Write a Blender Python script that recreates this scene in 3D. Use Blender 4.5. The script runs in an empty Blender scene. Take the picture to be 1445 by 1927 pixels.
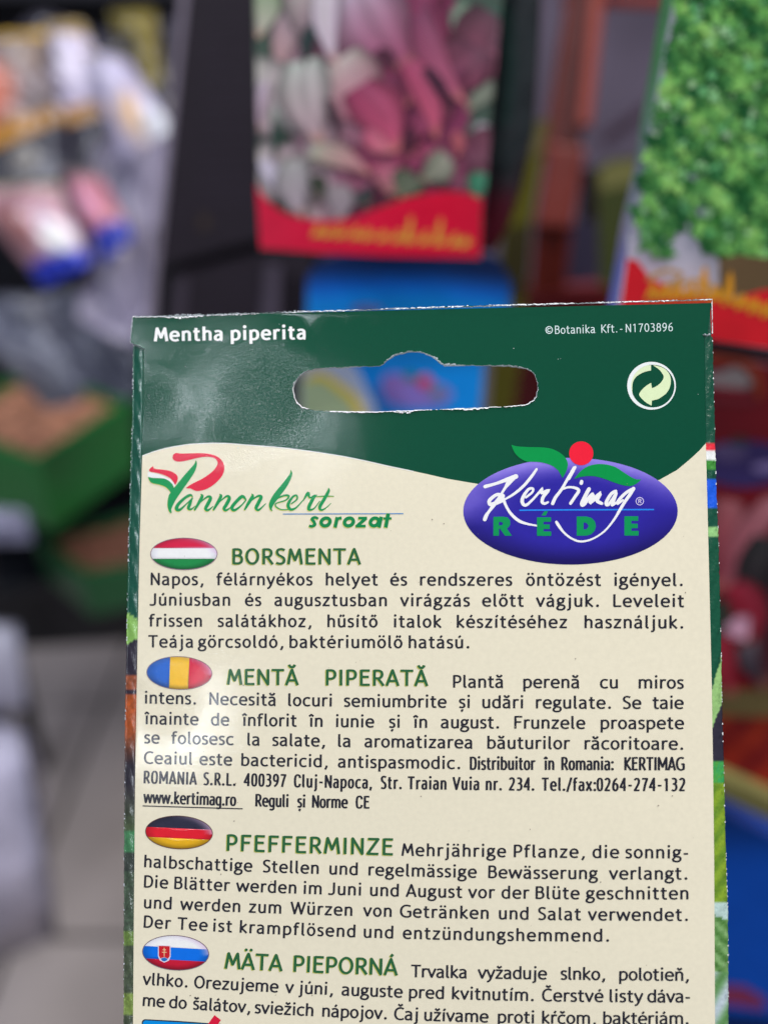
import bpy, bmesh, math, random, unicodedata
from mathutils import Vector, Matrix
from mathutils.geometry import delaunay_2d_cdt
random.seed(7)
S = bpy.context.scene
COL = S.collection
R = math.radians

# ------------------------------------------------------------------ camera
F = 1700.0                       # focal length in photo pixels (photo 1445 x 1927)
CX, CY = 722.5, 963.5
CAMZ = 1.45
cam_d = bpy.data.cameras.new('camera'); cam = bpy.data.objects.new('camera', cam_d); COL.objects.link(cam)
cam_d.sensor_fit = 'VERTICAL'; cam_d.sensor_height = 24; cam_d.lens = 24 * F / 1927
cam.location = (0, 0, CAMZ); cam.rotation_euler = (R(60), 0, 0)
cam_d.clip_start = 0.01; cam_d.clip_end = 50
cam_d.dof.use_dof = True; cam_d.dof.focus_distance = 0.130
cam_d.dof.aperture_fstop = cam_d.lens / 4.3
cam_d.dof.aperture_blades = 0
S.camera = cam
CM = Matrix.Translation((0, 0, CAMZ)) @ Matrix.Rotation(R(60), 4, 'X')
S.view_settings.view_transform = 'Standard'; S.view_settings.look = 'None'
S.view_settings.exposure = 0; S.view_settings.gamma = 1
S.cycles.use_denoising = True
S.cycles.max_bounces = 6

# ------------------------------------------------------------------ light of the shop
w = bpy.data.worlds.new('World'); S.world = w; w.use_nodes = True
w.node_tree.nodes['Background'].inputs[0].default_value = (0.80, 0.84, 1.0, 1)
w.node_tree.nodes['Background'].inputs[1].default_value = 0.15
def lamp(name, loc, target, sx, sy, power, col):
    d = bpy.data.lights.new(name, 'AREA'); d.shape = 'RECTANGLE'; d.size = sx; d.size_y = sy
    d.energy = power; d.color = col
    o = bpy.data.objects.new(name, d); COL.objects.link(o); o.location = loc
    o.rotation_euler = (Vector(target) - Vector(loc)).to_track_quat('-Z', 'Y').to_euler()
    return o
lamp('ceiling_light_panel', (0.8, 0.15, 3.0), (0.1, 0.3, 1.3), 1.6, 1.0, 45, (1.0, 0.97, 0.92))
lamp('ceiling_light_tube', (-0.66, -1.50, 2.95), (0, .1, 1.4), 0.20, 0.12, 8.5, (0.86, 0.92, 1.0))
lamp('ceiling_light_tube', (-1.06, -1.56, 2.95), (0, .1, 1.4), 0.12, 0.12, 6, (0.86, 0.92, 1.0))
lamp('ceiling_light_tube', (-1.92, -3.92, 2.90), (0, .1, 1.4), 0.20, 0.20, 20, (0.86, 0.92, 1.0))
lamp('aisle_fill_light', (-1.2, 0.9, 3.0), (-0.6, 1.0, 0.6), 1.4, 0.4, 16, (0.85, 0.88, 1.0))  # added fill lamp, brightens the bags on the left

# ------------------------------------------------------------------ colour and materials
def lin(c, e=1.0):
    o = []
    for v in c[:3]:
        v = v / 255.0
        v = v / 12.92 if v <= 0.04045 else ((v + 0.055) / 1.055) ** 2.4
        o.append(min(v / e, 0.92))
    return (o[0], o[1], o[2], 1.0)

def new_mat(name, rough=0.5, spec=0.5, coat=0.0, coat_rough=0.2, color=None, noise=None, bumps=(), metallic=0.0, trans=0.0, coords='Object'):
    """colour from the print (colour attribute 'Col') or a plain colour, mottled by noise; bumps = [(scale, strength_distance_m, detail)]"""
    m = bpy.data.materials.new(name); m.use_nodes = True
    nt = m.node_tree; N = nt.nodes; Lk = nt.links
    b = N['Principled BSDF']
    b.inputs['Roughness'].default_value = rough
    b.inputs['Specular IOR Level'].default_value = spec
    b.inputs['Coat Weight'].default_value = coat
    b.inputs['Coat Roughness'].default_value = coat_rough
    b.inputs['Metallic'].default_value = metallic
    b.inputs['Transmission Weight'].default_value = trans
    tc = N.new('ShaderNodeTexCoord')
    if color is None:
        a = N.new('ShaderNodeVertexColor'); a.layer_name = 'Col'; src = a.outputs['Color']
    else:
        a = N.new('ShaderNodeRGB'); a.outputs[0].default_value = lin(color); src = a.outputs[0]
    if noise:
        sc, amt = noise
        n = N.new('ShaderNodeTexNoise'); n.inputs['Scale'].default_value = sc; n.inputs['Detail'].default_value = 4
        Lk.new(tc.outputs[coords], n.inputs['Vector'])
        mr = N.new('ShaderNodeMapRange'); mr.inputs[1].default_value = 0.3; mr.inputs[2].default_value = 0.7
        mr.inputs[3].default_value = 1 - amt; mr.inputs[4].default_value = 1 + amt
        Lk.new(n.outputs['Fac'], mr.inputs[0])
        mx = N.new('ShaderNodeVectorMath'); mx.operation = 'MULTIPLY'
        Lk.new(src, mx.inputs[0]); Lk.new(mr.outputs[0], mx.inputs[1]); src = mx.outputs[0]
    Lk.new(src, b.inputs['Base Color'])
    prev = None
    for sc, dist, det in bumps:
        n = N.new('ShaderNodeTexNoise'); n.inputs['Scale'].default_value = sc; n.inputs['Detail'].default_value = det
        Lk.new(tc.outputs[coords], n.inputs['Vector'])
        bp = N.new('ShaderNodeBump'); bp.inputs['Strength'].default_value = 1.0; bp.inputs['Distance'].default_value = dist
        Lk.new(n.outputs['Fac'], bp.inputs['Height'])
        if prev: Lk.new(prev.outputs[0], bp.inputs['Normal'])
        prev = bp
    if prev:
        Lk.new(prev.outputs[0], b.inputs['Normal'])
        Lk.new(prev.outputs[0], b.inputs['Coat Normal'])
    return m

M_CARD = new_mat('printed_card_gloss', rough=0.45, spec=0.08, coat=0.36, coat_rough=0.085, noise=(1400, 0.025),
                 bumps=[(5200, 0.000008, 3), (300, 0.000012, 1)])
M_STRIP = new_mat('printed_strip_gloss', rough=0.30, spec=0.6, coat=0.6, coat_rough=0.12, noise=(2200, 0.06),
                  bumps=[(1500, 0.00010, 4), (350, 0.00012, 2)])
M_TORN = new_mat('torn_paper_fibre', rough=0.9, spec=0.2, color=(236, 240, 244), noise=(3000, 0.12), bumps=[(5000, 0.00008, 3)])
M_PRINT = new_mat('printed_packet', rough=0.30, spec=0.5, coat=0.3, coat_rough=0.1, noise=(120, 0.05), bumps=[(60, 0.0006, 2)])
M_FILM = new_mat('crinkled_plastic_film', rough=0.22, spec=0.7, coat=0.5, coat_rough=0.25, noise=(18, 0.22), bumps=[(28, 0.012, 3)])
M_BOARD = new_mat('printed_cardboard', rough=0.6, spec=0.4, noise=(30, 0.10), bumps=[(200, 0.0005, 3)])
M_PAINT = new_mat('painted_metal', rough=0.4, spec=0.5, noise=(25, 0.12), bumps=[(150, 0.0004, 2)])
M_PLASTIC = new_mat('moulded_plastic', rough=0.35, spec=0.5, noise=(14, 0.08), bumps=[(90, 0.0006, 2)])
M_SOIL = new_mat('bark_pellets_surface', rough=0.9, spec=0.2, noise=(90, 0.4), bumps=[(140, 0.006, 4)])
M_FLOOR = new_mat('floor_tile_worn', rough=0.5, spec=0.4, color=(188, 177, 174), noise=(3.5, 0.2), bumps=[(60, 0.0008, 4)])
M_WALL = new_mat('shop_wall_paint', rough=0.8, spec=0.3, color=(150, 138, 160), noise=(2.2, 0.22), bumps=[(80, 0.001, 4)])

# ------------------------------------------------------------------ geometry helpers
def cam_pt(x, y, Z):
    return Vector(((x - CX) / F * Z, -(y - CY) / F * Z, -Z))
def world_pt(x, y, Z):
    return CM @ cam_pt(x, y, Z)
def on_level(x, y, zl):
    """where the sight line through (x, y) meets the horizontal plane z = zl"""
    d = (CM.to_3x3() @ cam_pt(x, y, 1.0)); t = (zl - CAMZ) / d.z
    return Vector((0, 0, CAMZ)) + d * t

class Sheet:
    """a real sheet standing in the shop: depth from the camera as a plane (plus slight bends), with a local frame of its own"""
    def __init__(s, x0, y0, Z0, gx=0.0, gy=0.0, bend=None):
        s.x0, s.y0, s.Z0, s.gx, s.gy, s.bend = x0, y0, Z0, gx, gy, bend
        s.o = world_pt(x0, y0, Z0)
        s.M = None
        a = s.plane(x0 + 300, y0) - s.o; b = s.plane(x0, y0 - 300) - s.o
        X = a.normalized(); Nn = a.cross(b).normalized(); Y = Nn.cross(X)
        s.M = Matrix((( X.x, Y.x, Nn.x, s.o.x), (X.y, Y.y, Nn.y, s.o.y), (X.z, Y.z, Nn.z, s.o.z), (0, 0, 0, 1)))
        s.Mi = s.M.inverted()
        s.cam = s.Mi @ Vector((0, 0, CAMZ))
    def plane(s, x, y):
        q = (1 + s.gx * (x - s.x0) + s.gy * (y - s.y0)) / s.Z0
        return world_pt(x, y, 1 / q)
    def loc(s, x, y, h=0.0):
        p = s.Mi @ s.plane(x, y)
        hh = h + (s.bend(x, y) if s.bend else 0.0)
        if hh:                       # lift along the sheet's own normal, staying on the sight line of the point
            d = (s.cam - p); p = p + d * (hh / d.z)
        return p

def mesh_obj(name, verts, faces, mat, parent=None, cols=None, smooth=False, M=None, extra_mats=(), fmat=None):
    me = bpy.data.meshes.new(name)
    me.from_pydata([tuple(v) for v in verts], [], faces)
    me.materials.append(mat)
    for m in extra_mats: me.materials.append(m)
    if fmat:
        for p, i in zip(me.polygons, fmat): p.material_index = i
    if cols is not None:
        ca = me.color_attributes.new('Col', 'FLOAT_COLOR', 'POINT')
        if isinstance(cols, tuple): cols = [cols] * len(verts)
        flat = []
        for c in cols: flat.extend(c[:4] if len(c) > 3 else (*c, 1.0))
        ca.data.foreach_set('color', flat)
    if smooth:
        for p in me.polygons: p.use_smooth = True
    me.update()
    o = bpy.data.objects.new(name, me); COL.objects.link(o)
    if parent is not None: o.parent = parent
    if M is not None: o.matrix_world = M
    return o

def empty(name, M, label, cat, group=None):
    o = bpy.data.objects.new(name, None); COL.objects.link(o); o.matrix_world = M
    o.empty_display_size = 0.01
    return tag(o, label, cat, group)
def tag(o, label, cat, group=None):
    o['label'] = label; o['category'] = cat
    if group: o['group'] = group
    return o

def inside(p, poly):
    x, y = p; c = False; n = len(poly); j = n - 1
    for i in range(n):
        xi, yi = poly[i]; xj, yj = poly[j]
        if (yi > y) != (yj > y) and x < (xj - xi) * (y - yi) / (yj - yi) + xi: c = not c
        j = i
    return c

def fill(outer, holes=(), step=None):
    """triangles of a polygon with holes, with grid points inside when step is given"""
    pts = []; edges = []
    for lp in [outer] + list(holes):
        b = len(pts); pts += [Vector(p) for p in lp]
        edges += [(b + i, b + (i + 1) % len(lp)) for i in range(len(lp))]
    if step:
        xs = [p[0] for p in outer]; ys = [p[1] for p in outer]
        x = min(xs) + step * .5
        while x < max(xs):
            y = min(ys) + step * .5
            while y < max(ys):
                q = (x + random.uniform(-.2, .2) * step, y + random.uniform(-.2, .2) * step)
                if inside(q, outer) and not any(inside(q, h) for h in holes): pts.append(Vector(q))
                y += step
            x += step
    v, e, f, ov, oe, of = delaunay_2d_cdt(pts, edges, [], 0, 1e-4)
    v = [(p.x, p.y) for p in v]; out = []
    for t in f:
        c = (sum(v[i][0] for i in t) / 3, sum(v[i][1] for i in t) / 3)
        if inside(c, outer) and not any(inside(c, h) for h in holes): out.append(tuple(t))
    return v, out

def face_up(verts, tris):
    """all triangles counter-clockwise in the sheet's own frame"""
    out = []
    for t in tris:
        a, b, c = (verts[i] for i in t[:3])
        out.append(tuple(t) if (b[0] - a[0]) * (c[1] - a[1]) - (b[1] - a[1]) * (c[0] - a[0]) > 0 else tuple(reversed(t)))
    return out

def flat_print(name, sh, outer, color, parent, level=0, holes=(), step=None, mat=None, base=0.00002, inc=0.000007, smooth=True):
    """a printed area lying on a sheet: colour is (r,g,b) or a function of the pixel place"""
    v, t = fill(outer, holes, step)
    P = [sh.loc(x, y, base + inc * level) for x, y in v]
    cols = [color(x, y) for x, y in v] if callable(color) else lin(color, EX)
    return mesh_obj(name, P, face_up(P, t), mat or M_CARD, parent, cols, smooth)

def slab(name, sh, outer, color, parent, thick, mat, holes=(), h=0.0, step=None, side_mat=None, side_col=None, smooth=False):
    """a sheet with a real thickness behind its front face"""
    v, t = fill(outer, holes, step)
    P = [sh.loc(x, y, h) for x, y in v]; n = len(P)
    T = face_up(P, t)
    B = [p - Vector((0, 0, thick)) for p in P]
    faces = list(T) + [tuple(reversed([i + n for i in f])) for f in T]
    cnt = {}
    for f in T:
        for i in range(3):
            a, b = f[i], f[(i + 1) % 3]; cnt[(a, b)] = 1
    sides = [(a, b) for (a, b) in cnt if (b, a) not in cnt]
    c1 = [color(x, y) for x, y in v] if callable(color) else [lin(color, EX)] * n
    V = P + B; C = list(c1) + list(c1); fm = [0] * len(faces)
    for a, b in sides:
        k = len(V); V += [P[a], P[b], B[b], B[a]]
        sc = lin(side_col, EX) if side_col else None
        C += [sc or c1[a], sc or c1[b], sc or c1[b], sc or c1[a]]
        faces.append((k + 1, k, k + 3, k + 2)); fm.append(1 if side_mat else 0)
    o = mesh_obj(name, V, faces, mat, parent, C, False, None, [side_mat] if side_mat else [], fm)
    if smooth:
        for i, p in enumerate(o.data.polygons): p.use_smooth = i < len(T)
    return o

def smooth_line(pts, k=6, closed=False):
    """Catmull-Rom through points of any dimension"""
    n = len(pts); out = []
    rng = range(n if closed else n - 1)
    for i in rng:
        g = lambda j: pts[j % n] if closed else pts[max(0, min(n - 1, j))]
        p0, p1, p2, p3 = g(i - 1), g(i), g(i + 1), g(i + 2)
        for s in range(k):
            t = s / k
            out.append(tuple(0.5 * (2 * b + (c - a) * t + (2 * a - 5 * b + 4 * c - d) * t * t + (3 * b - a - 3 * c + d) * t ** 3)
                             for a, b, c, d in zip(p0, p1, p2, p3)))
    if not closed: out.append(tuple(pts[-1]))
    return out

def union_fill(quads):
    pts = []; faces = []
    for q in quads:
        b = len(pts); pts += [Vector(p) for p in q]; faces.append(list(range(b, b + len(q))))
    v, e, f, ov, oe, of = delaunay_2d_cdt(pts, [], faces, 0, 1e-5)
    v = [(p.x, p.y) for p in v]
    bb = [(min(p[0] for p in q), max(p[0] for p in q), min(p[1] for p in q), max(p[1] for p in q), q) for q in quads]
    out = []
    for t in f:
        c = (sum(v[i][0] for i in t) / 3, sum(v[i][1] for i in t) / 3)
        for x0, x1, y0, y1, q in bb:
            if x0 <= c[0] <= x1 and y0 <= c[1] <= y1 and inside(c, q): out.append(tuple(t)); break
    return v, out

def ribbon(pts, half, closed=False, cap=0):
    """quads along a polyline; half(i, nx, ny) gives the half width"""
    n = len(pts); L = []; Rr = []
    def nrm(a, b):
        dx, dy = b[0] - a[0], b[1] - a[1]; l = math.hypot(dx, dy) or 1e-9
        return (-dy / l, dx / l)
    for i in range(n):
        a = nrm(pts[i - 1], pts[i]) if (i > 0 or closed) else None
        b = nrm(pts[i], pts[(i + 1) % n]) if (i < n - 1 or closed) else None
        if a is None: a = b
        if b is None: b = a
        mx, my = a[0] + b[0], a[1] + b[1]; l = math.hypot(mx, my) or 1e-9
        mx /= l; my /= l
        k = 1 / max(0.5, mx * a[0] + my * a[1])
        h = half(i, mx, my) * k
        L.append((pts[i][0] + mx * h, pts[i][1] + my * h)); Rr.append((pts[i][0] - mx * h, pts[i][1] - my * h))
    q = []
    for i in range(n if closed else n - 1):
        j = (i + 1) % n
        q.append([L[i], L[j], Rr[j], Rr[i]])
    if cap:
        for e in (0, n - 1):
            h = half(e, 1, 0); x, y = pts[e][0], pts[e][1]
            q.append([(x + math.cos(k * math.pi / 5) * h, y + math.sin(k * math.pi / 5) * h) for k in range(10)])
    return q

# ------------------------------------------------------------------ letter shapes, drawn as pen strokes (1000 units per em)
G = {}
G['a'] = (525, "M75 445C120 478 175 490 225 490C330 490 382 445 382 350L382 100C382 50 400 22 445 12;M382 300C200 300 92 245 92 148C92 70 140 30 205 30C285 30 350 62 382 115")
G['b'] = (557, "M122 0L122 737;M122 380C160 455 220 490 285 490C400 490 465 400 465 265C465 110 385 30 270 30C210 30 160 45 122 75")
G['c'] = (495, "M440 448C400 478 350 490 300 490C170 490 95 395 95 260C95 120 165 30 290 30C350 30 400 45 445 78")
G['d'] = (557, "M435 0L435 737;M435 380C397 455 337 490 272 490C157 490 92 400 92 255C92 110 172 30 287 30C347 30 397 60 435 110")
G['e'] = (545, "M92 268L462 268C465 400 400 490 285 490C165 490 92 400 92 260C92 120 170 30 300 30C370 30 420 45 465 80")
G['f'] = (370, "M150 0L150 570C150 655 190 700 265 700C300 700 330 695 360 684;M30 485L320 485")
G['g'] = (502, "E232,350,140,138,0,360;M325 455L470 488;M135 245C80 190 95 125 180 108L330 92C415 78 438 35 438 -20C438 -115 350 -172 240 -172C120 -172 57 -130 57 -70C57 -15 100 35 170 60")
G['h'] = (546, "M122 0L122 737;M122 365C150 448 220 490 285 490C385 490 425 430 425 320L425 0")
G['i'] = (285, "M143 0L143 523;D143,690,62")
G['ı'] = (285, "M143 0L143 523")
G['j'] = (335, "M190 523L190 -50C190 -140 145 -172 45 -172;D190,690,62")
G['k'] = (504, "M122 0L122 737;M430 523L165 275L455 0")
G['l'] = (295, "M128 737L128 120C128 55 160 32 240 32")
G['m'] = (830, "M122 0L122 523;M122 370C145 450 205 490 262 490C360 490 415 440 415 330L415 0;M415 350C440 450 500 490 560 490C665 490 708 430 708 320L708 0")
G['n'] = (546, "M122 0L122 523;M122 365C150 448 220 490 285 490C385 490 425 430 425 320L425 0")
G['o'] = (537, "E268,260,180,230,0,360")
G['p'] = (557, "M122 -205L122 523;M122 380C160 455 220 490 285 490C400 490 465 400 465 265C465 110 385 30 270 30C210 30 160 45 122 75")
G['r'] = (389, "M122 0L122 523;M122 350C150 440 200 488 265 488C305 488 335 478 368 460")
G['s'] = (405, "M345 452C310 477 260 490 205 490C130 490 88 455 88 395C88 330 130 305 200 278C280 248 322 215 322 142C322 65 270 30 190 30C140 30 90 42 55 68")
G['t'] = (396, "M165 665L165 150C165 70 205 32 270 32C300 32 330 40 355 50;M30 485L345 485")
G['u'] = (546, "M122 523L122 190C122 80 170 30 250 30C330 30 400 80 425 150;M425 523L425 0")
G['v'] = (490, "M48 523L245 30L442 523")
G['w'] = (744, "M50 523L200 30L372 470L545 30L695 523")
G['x'] = (501, "M60 523L440 0;M440 523L60 0")
G['y'] = (493, "M48 523L255 30;M448 523L255 30C200 -110 150 -168 50 -172")
G['z'] = (475, "M58 485L395 485L82 38L425 38")
G['A'] = (590, "M50 0L295 700L540 0;M140 215L450 215")
G['B'] = (566, "M130 0L130 716;M130 678L290 678C400 678 440 620 440 545C440 450 380 395 280 395L130 395;M280 395C420 395 482 320 482 215C482 100 400 38 280 38L130 38")
G['C'] = (598, "M545 635C490 668 430 688 370 688C190 688 92 545 92 358C92 160 190 28 370 28C440 28 500 48 555 85")
G['D'] = (613, "M130 0L130 716;M130 678L260 678C450 678 535 550 535 365C535 150 430 38 250 38L130 38")
G['E'] = (536, "M130 0L130 716;M130 678L490 678;M130 395L450 395;M130 38L495 38")
G['F'] = (525, "M130 0L130 716;M130 678L490 678;M130 380L440 380")
G['G'] = (676, "M600 640C540 670 470 688 400 688C200 688 92 545 92 355C92 160 205 28 400 28C480 28 550 50 600 85L600 340L420 340")
G['H'] = (654, "M130 0L130 716;M524 0L524 716;M130 380L524 380")
G['I'] = (278, "M139 0L139 716")
G['J'] = (477, "M345 716L345 180C345 80 290 30 190 30C130 30 90 38 40 60")
G['K'] = (576, "M130 0L130 716;M520 716L190 370L550 0")
G['L'] = (506, "M130 716L130 38L490 38")
G['M'] = (709, "M72 0L165 680L355 190L545 680L638 0")
G['N'] = (638, "M118 0L118 690L520 26L520 716")
G['O'] = (674, "E337,358,245,330,0,360")
G['P'] = (558, "M130 0L130 716;M130 678L280 678C410 678 465 600 465 490C465 370 390 300 270 300L130 300")
G['R'] = (582, "M130 0L130 716;M130 678L280 678C400 678 455 610 455 510C455 400 380 330 270 330L130 330;M285 330L520 0")
G['S'] = (481, "M420 640C370 672 315 688 260 688C150 688 95 630 95 550C95 460 150 420 250 370C350 320 400 275 400 190C400 90 330 28 220 28C160 28 110 42 60 75")
G['T'] = (581, "M290 0L290 678;M22 678L558 678")
G['V'] = (587, "M45 716L293 30L542 716")
G['W'] = (852, "M50 716L245 30L426 680L607 30L802 716")
G['Z'] = (550, "M60 678L480 678L60 38L500 38")
G['U'] = (648, "M120 716L120 230C120 100 200 28 324 28C450 28 528 100 528 230L528 716")
G['0'] = (524, "E262,358,180,330,0,360")
G['1'] = (524, "M270 0L270 700;M280 690L110 580")
G['2'] = (524, "M85 600C120 660 190 690 250 690C350 690 405 620 405 530C405 400 260 250 85 38L455 38")
G['3'] = (524, "M85 660C130 685 180 690 220 690C320 690 385 640 385 550C385 450 320 400 200 395C340 395 410 330 410 220C410 100 330 28 210 28C160 28 110 40 65 70")
G['4'] = (524, "M360 0L360 700L55 210L480 210")
G['6'] = (524, "M400 690C220 660 98 480 98 260C98 110 160 28 265 28C370 28 430 110 430 220C430 340 370 400 275 400C190 400 120 350 100 250")
G['7'] = (524, "M55 678L440 678C330 480 240 260 190 0")
G['8'] = (524, "E262,530,145,155,0,360;E262,205,175,180,0,360")
G['9'] = (524, "M124 26C304 56 426 236 426 456C426 606 364 688 259 688C154 688 94 606 94 496C94 376 154 316 249 316C334 316 404 366 424 466")
G['.'] = (367, "D175,62,68"); G[':'] = (367, "D175,62,66;D175,440,66")
G[','] = (367, "M200 105C205 30 180 -50 110 -120"); G['-'] = (367, "M70 262L300 262"); G['/'] = (524, "M60 -100L430 740")
G['©'] = (700, "E350,358,300,300,0,360;M455 450C420 490 390 500 350 500C260 500 205 440 205 358C205 270 260 215 350 215C390 215 425 230 460 265")
G['R®'] = (700, "E350,358,300,300,0,360;M265 190L265 530;M265 515L370 515C470 515 470 370 370 370L265 370;M360 370L460 190")
DIN = {'a': (500, "M85 445C120 478 175 490 230 490C330 490 385 450 385 360L385 0;M385 300L240 300C130 300 92 250 92 160C92 70 130 30 220 30C300 30 350 62 385 115"),
       'g': (540, "M420 523L420 -40C420 -130 360 -172 270 -172C200 -172 150 -160 110 -130;M420 380C390 455 330 490 265 490C150 490 92 420 92 265C92 110 150 30 265 30C330 30 390 70 420 140"),
       'M': (800, "M118 0L118 690L400 180L682 690L682 0"), 'l': (290, "M128 737L128 120C128 55 160 32 230 32"),
       'D': (600, "M120 0L120 716;M120 678L270 678C440 678 490 600 490 358C490 110 440 38 270 38L120 38"),
       'C': (580, "M500 520C500 630 440 688 310 688C150 688 100 600 100 358C100 110 150 28 310 28C440 28 500 90 500 200"),
       'O': (600, "M305 688C460 688 508 600 508 358C508 110 460 28 305 28C150 28 100 110 100 358C100 600 150 688 305 688"),
       '0': (524, "M262 688C390 688 430 600 430 358C430 110 390 28 262 28C134 28 94 110 94 358C94 600 134 688 262 688"),
       'o': (520, "M260 490C390 490 428 400 428 260C428 120 390 30 260 30C130 30 92 120 92 260C92 400 130 490 260 490"),
       'A': (590, "M50 0L295 700L540 0;M140 190L450 190"),
       'w': (744, "M50 523L200 30L372 490L545 30L695 523"), '-': (400, "M60 300L340 300"), '.': (270, "D130,58,66"), ':': (270, "D130,58,66;D130,430,66"), ',': (270, "M150 105C150 40 135 -40 80 -100"), '/': (400, "M40 -60L360 740")}
ACC = {'\u0301': "M-25 605L75 725", '\u030b': "M-95 605L-20 725;M55 605L130 725", '\u0308': "D-105,680,58;D105,680,58",
       '\u0306': "M-120 745C-100 585 100 585 120 745", '\u0302': "M-120 605L0 705L120 605", '\u030c': "M-120 715L0 615L120 715",
       '\u0326': "M15 -75C15 -130 -5 -170 -55 -205", '\u0327': "M15 -75C15 -130 -5 -170 -55 -205"}
ACX = {'a': 250, 'e': 275, 'i': 143, 'o': 268, 'u': 272, 's': 205, 't': 200, 'y': 250, 'z': 240, 'n': 285, 'r': 240, 'A': 295, 'O': 337, 'C': 360, 'E': 300, 'c': 290}

def parse(path, sup=2.0):
    """strokes as polylines: (kind, points or dot)"""
    out = []
    for s in path.split(';'):
        if s[0] == 'D': out.append(('D', tuple(float(t) for t in s[1:].split(',')))); continue
        if s[0] == 'E':
            cx, cy, rx, ry, a0, a1 = (float(t) for t in s[1:].split(','))
            n = 22; pts = []
            for i in range(n):
                a = R(a0 + (a1 - a0) * i / n); c, d = math.cos(a), math.sin(a)
                e = 2 / sup
                pts.append((cx + rx * math.copysign(abs(c) ** e, c), cy + ry * math.copysign(abs(d) ** e, d)))
            out.append(('E', pts)); continue
        s2 = s.replace('M', ' M ').replace('L', ' L ').replace('C', ' C ').split()
        i = 0; pts = []
        while i < len(s2):
            c = s2[i]
            if c in 'ML': pts.append((float(s2[i + 1]), float(s2[i + 2]))); i += 3
            else:
                p0 = pts[-1]; a, b, d = [(float(s2[i + 1 + 2 * k]), float(s2[i + 2 + 2 * k])) for k in range(3)]
                for k in range(1, 8):
                    t = k / 7; u = 1 - t
                    pts.append(tuple(u ** 3 * p0[m] + 3 * u * u * t * a[m] + 3 * u * t * t * b[m] + t ** 3 * d[m] for m in (0, 1)))
                i += 7
        out.append(('P', pts))
    return out

_cache = {}
def glyph(ch, font='T', tv=108, th=90, xs=1.0, slant=0.0):
    key = (ch, font, tv, th, xs, slant)
    if key in _cache: return _cache[key]
    dec = unicodedata.normalize('NFD', ch) if ch not in ('R®', '©') else ch
    base = dec[0] if ch != 'R®' else 'R®'; marks = dec[1:] if ch not in ('R®', '©') else ''
    tab = DIN if font == 'D' else {}
    a, path = tab.get(base) or G[base]
    if marks and base == 'i': path = (tab.get('ı') or G['ı'])[1]
    strokes = parse(path)
    for m in marks:
        ox = ACX.get(base, a / 2); oy = 185 if base.isupper() and m not in '\u0326\u0327' else 0
        for k, p in parse(ACC[m]):
            strokes.append((k, (p[0] + ox, p[1] + oy, p[2]) if k == 'D' else [(q[0] + ox, q[1] + oy) for q in p]))
    quads = []
    for k, p in strokes:
        if k == 'D':
            r = p[2] * tv / 104
            quads.append([(p[0] * xs + r * math.cos(j * math.pi / 5), p[1] + r * math.sin(j * math.pi / 5)) for j in range(10)])
        else:
            pts = [(x * xs, y) for x, y in p]
            hw = lambda i, nx, ny: 0.5 * math.hypot(tv * nx, th * ny)
            if k == 'E': quads += ribbon(pts, hw, closed=True); continue
            run = [pts[0]]
            for i in range(1, len(pts)):
                run.append(pts[i])
                if i < len(pts) - 1:
                    ax, ay = pts[i][0] - pts[i - 1][0], pts[i][1] - pts[i - 1][1]; bx, by = pts[i + 1][0] - pts[i][0], pts[i + 1][1] - pts[i][1]
                    if (ax * bx + ay * by) < 0.55 * math.hypot(ax, ay) * math.hypot(bx, by):      # a sharp corner: end one stroke, join, start the next
                        quads += ribbon(run, hw); run = [pts[i]]
                        quads.append([(pts[i][0] + 0.47 * tv * math.cos(j * math.pi / 5), pts[i][1] + 0.47 * th * math.sin(j * math.pi / 5)) for j in range(10)])
            quads += ribbon(run, hw)
    quads = [[((x + slant * y) / 1000, y / 1000) for x, y in q] for q in quads]
    v, t = union_fill(quads)
    res = (a * xs / 1000, v, t, min(x for x, y in v), max(x for x, y in v))
    _cache[key] = res
    return res

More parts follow.
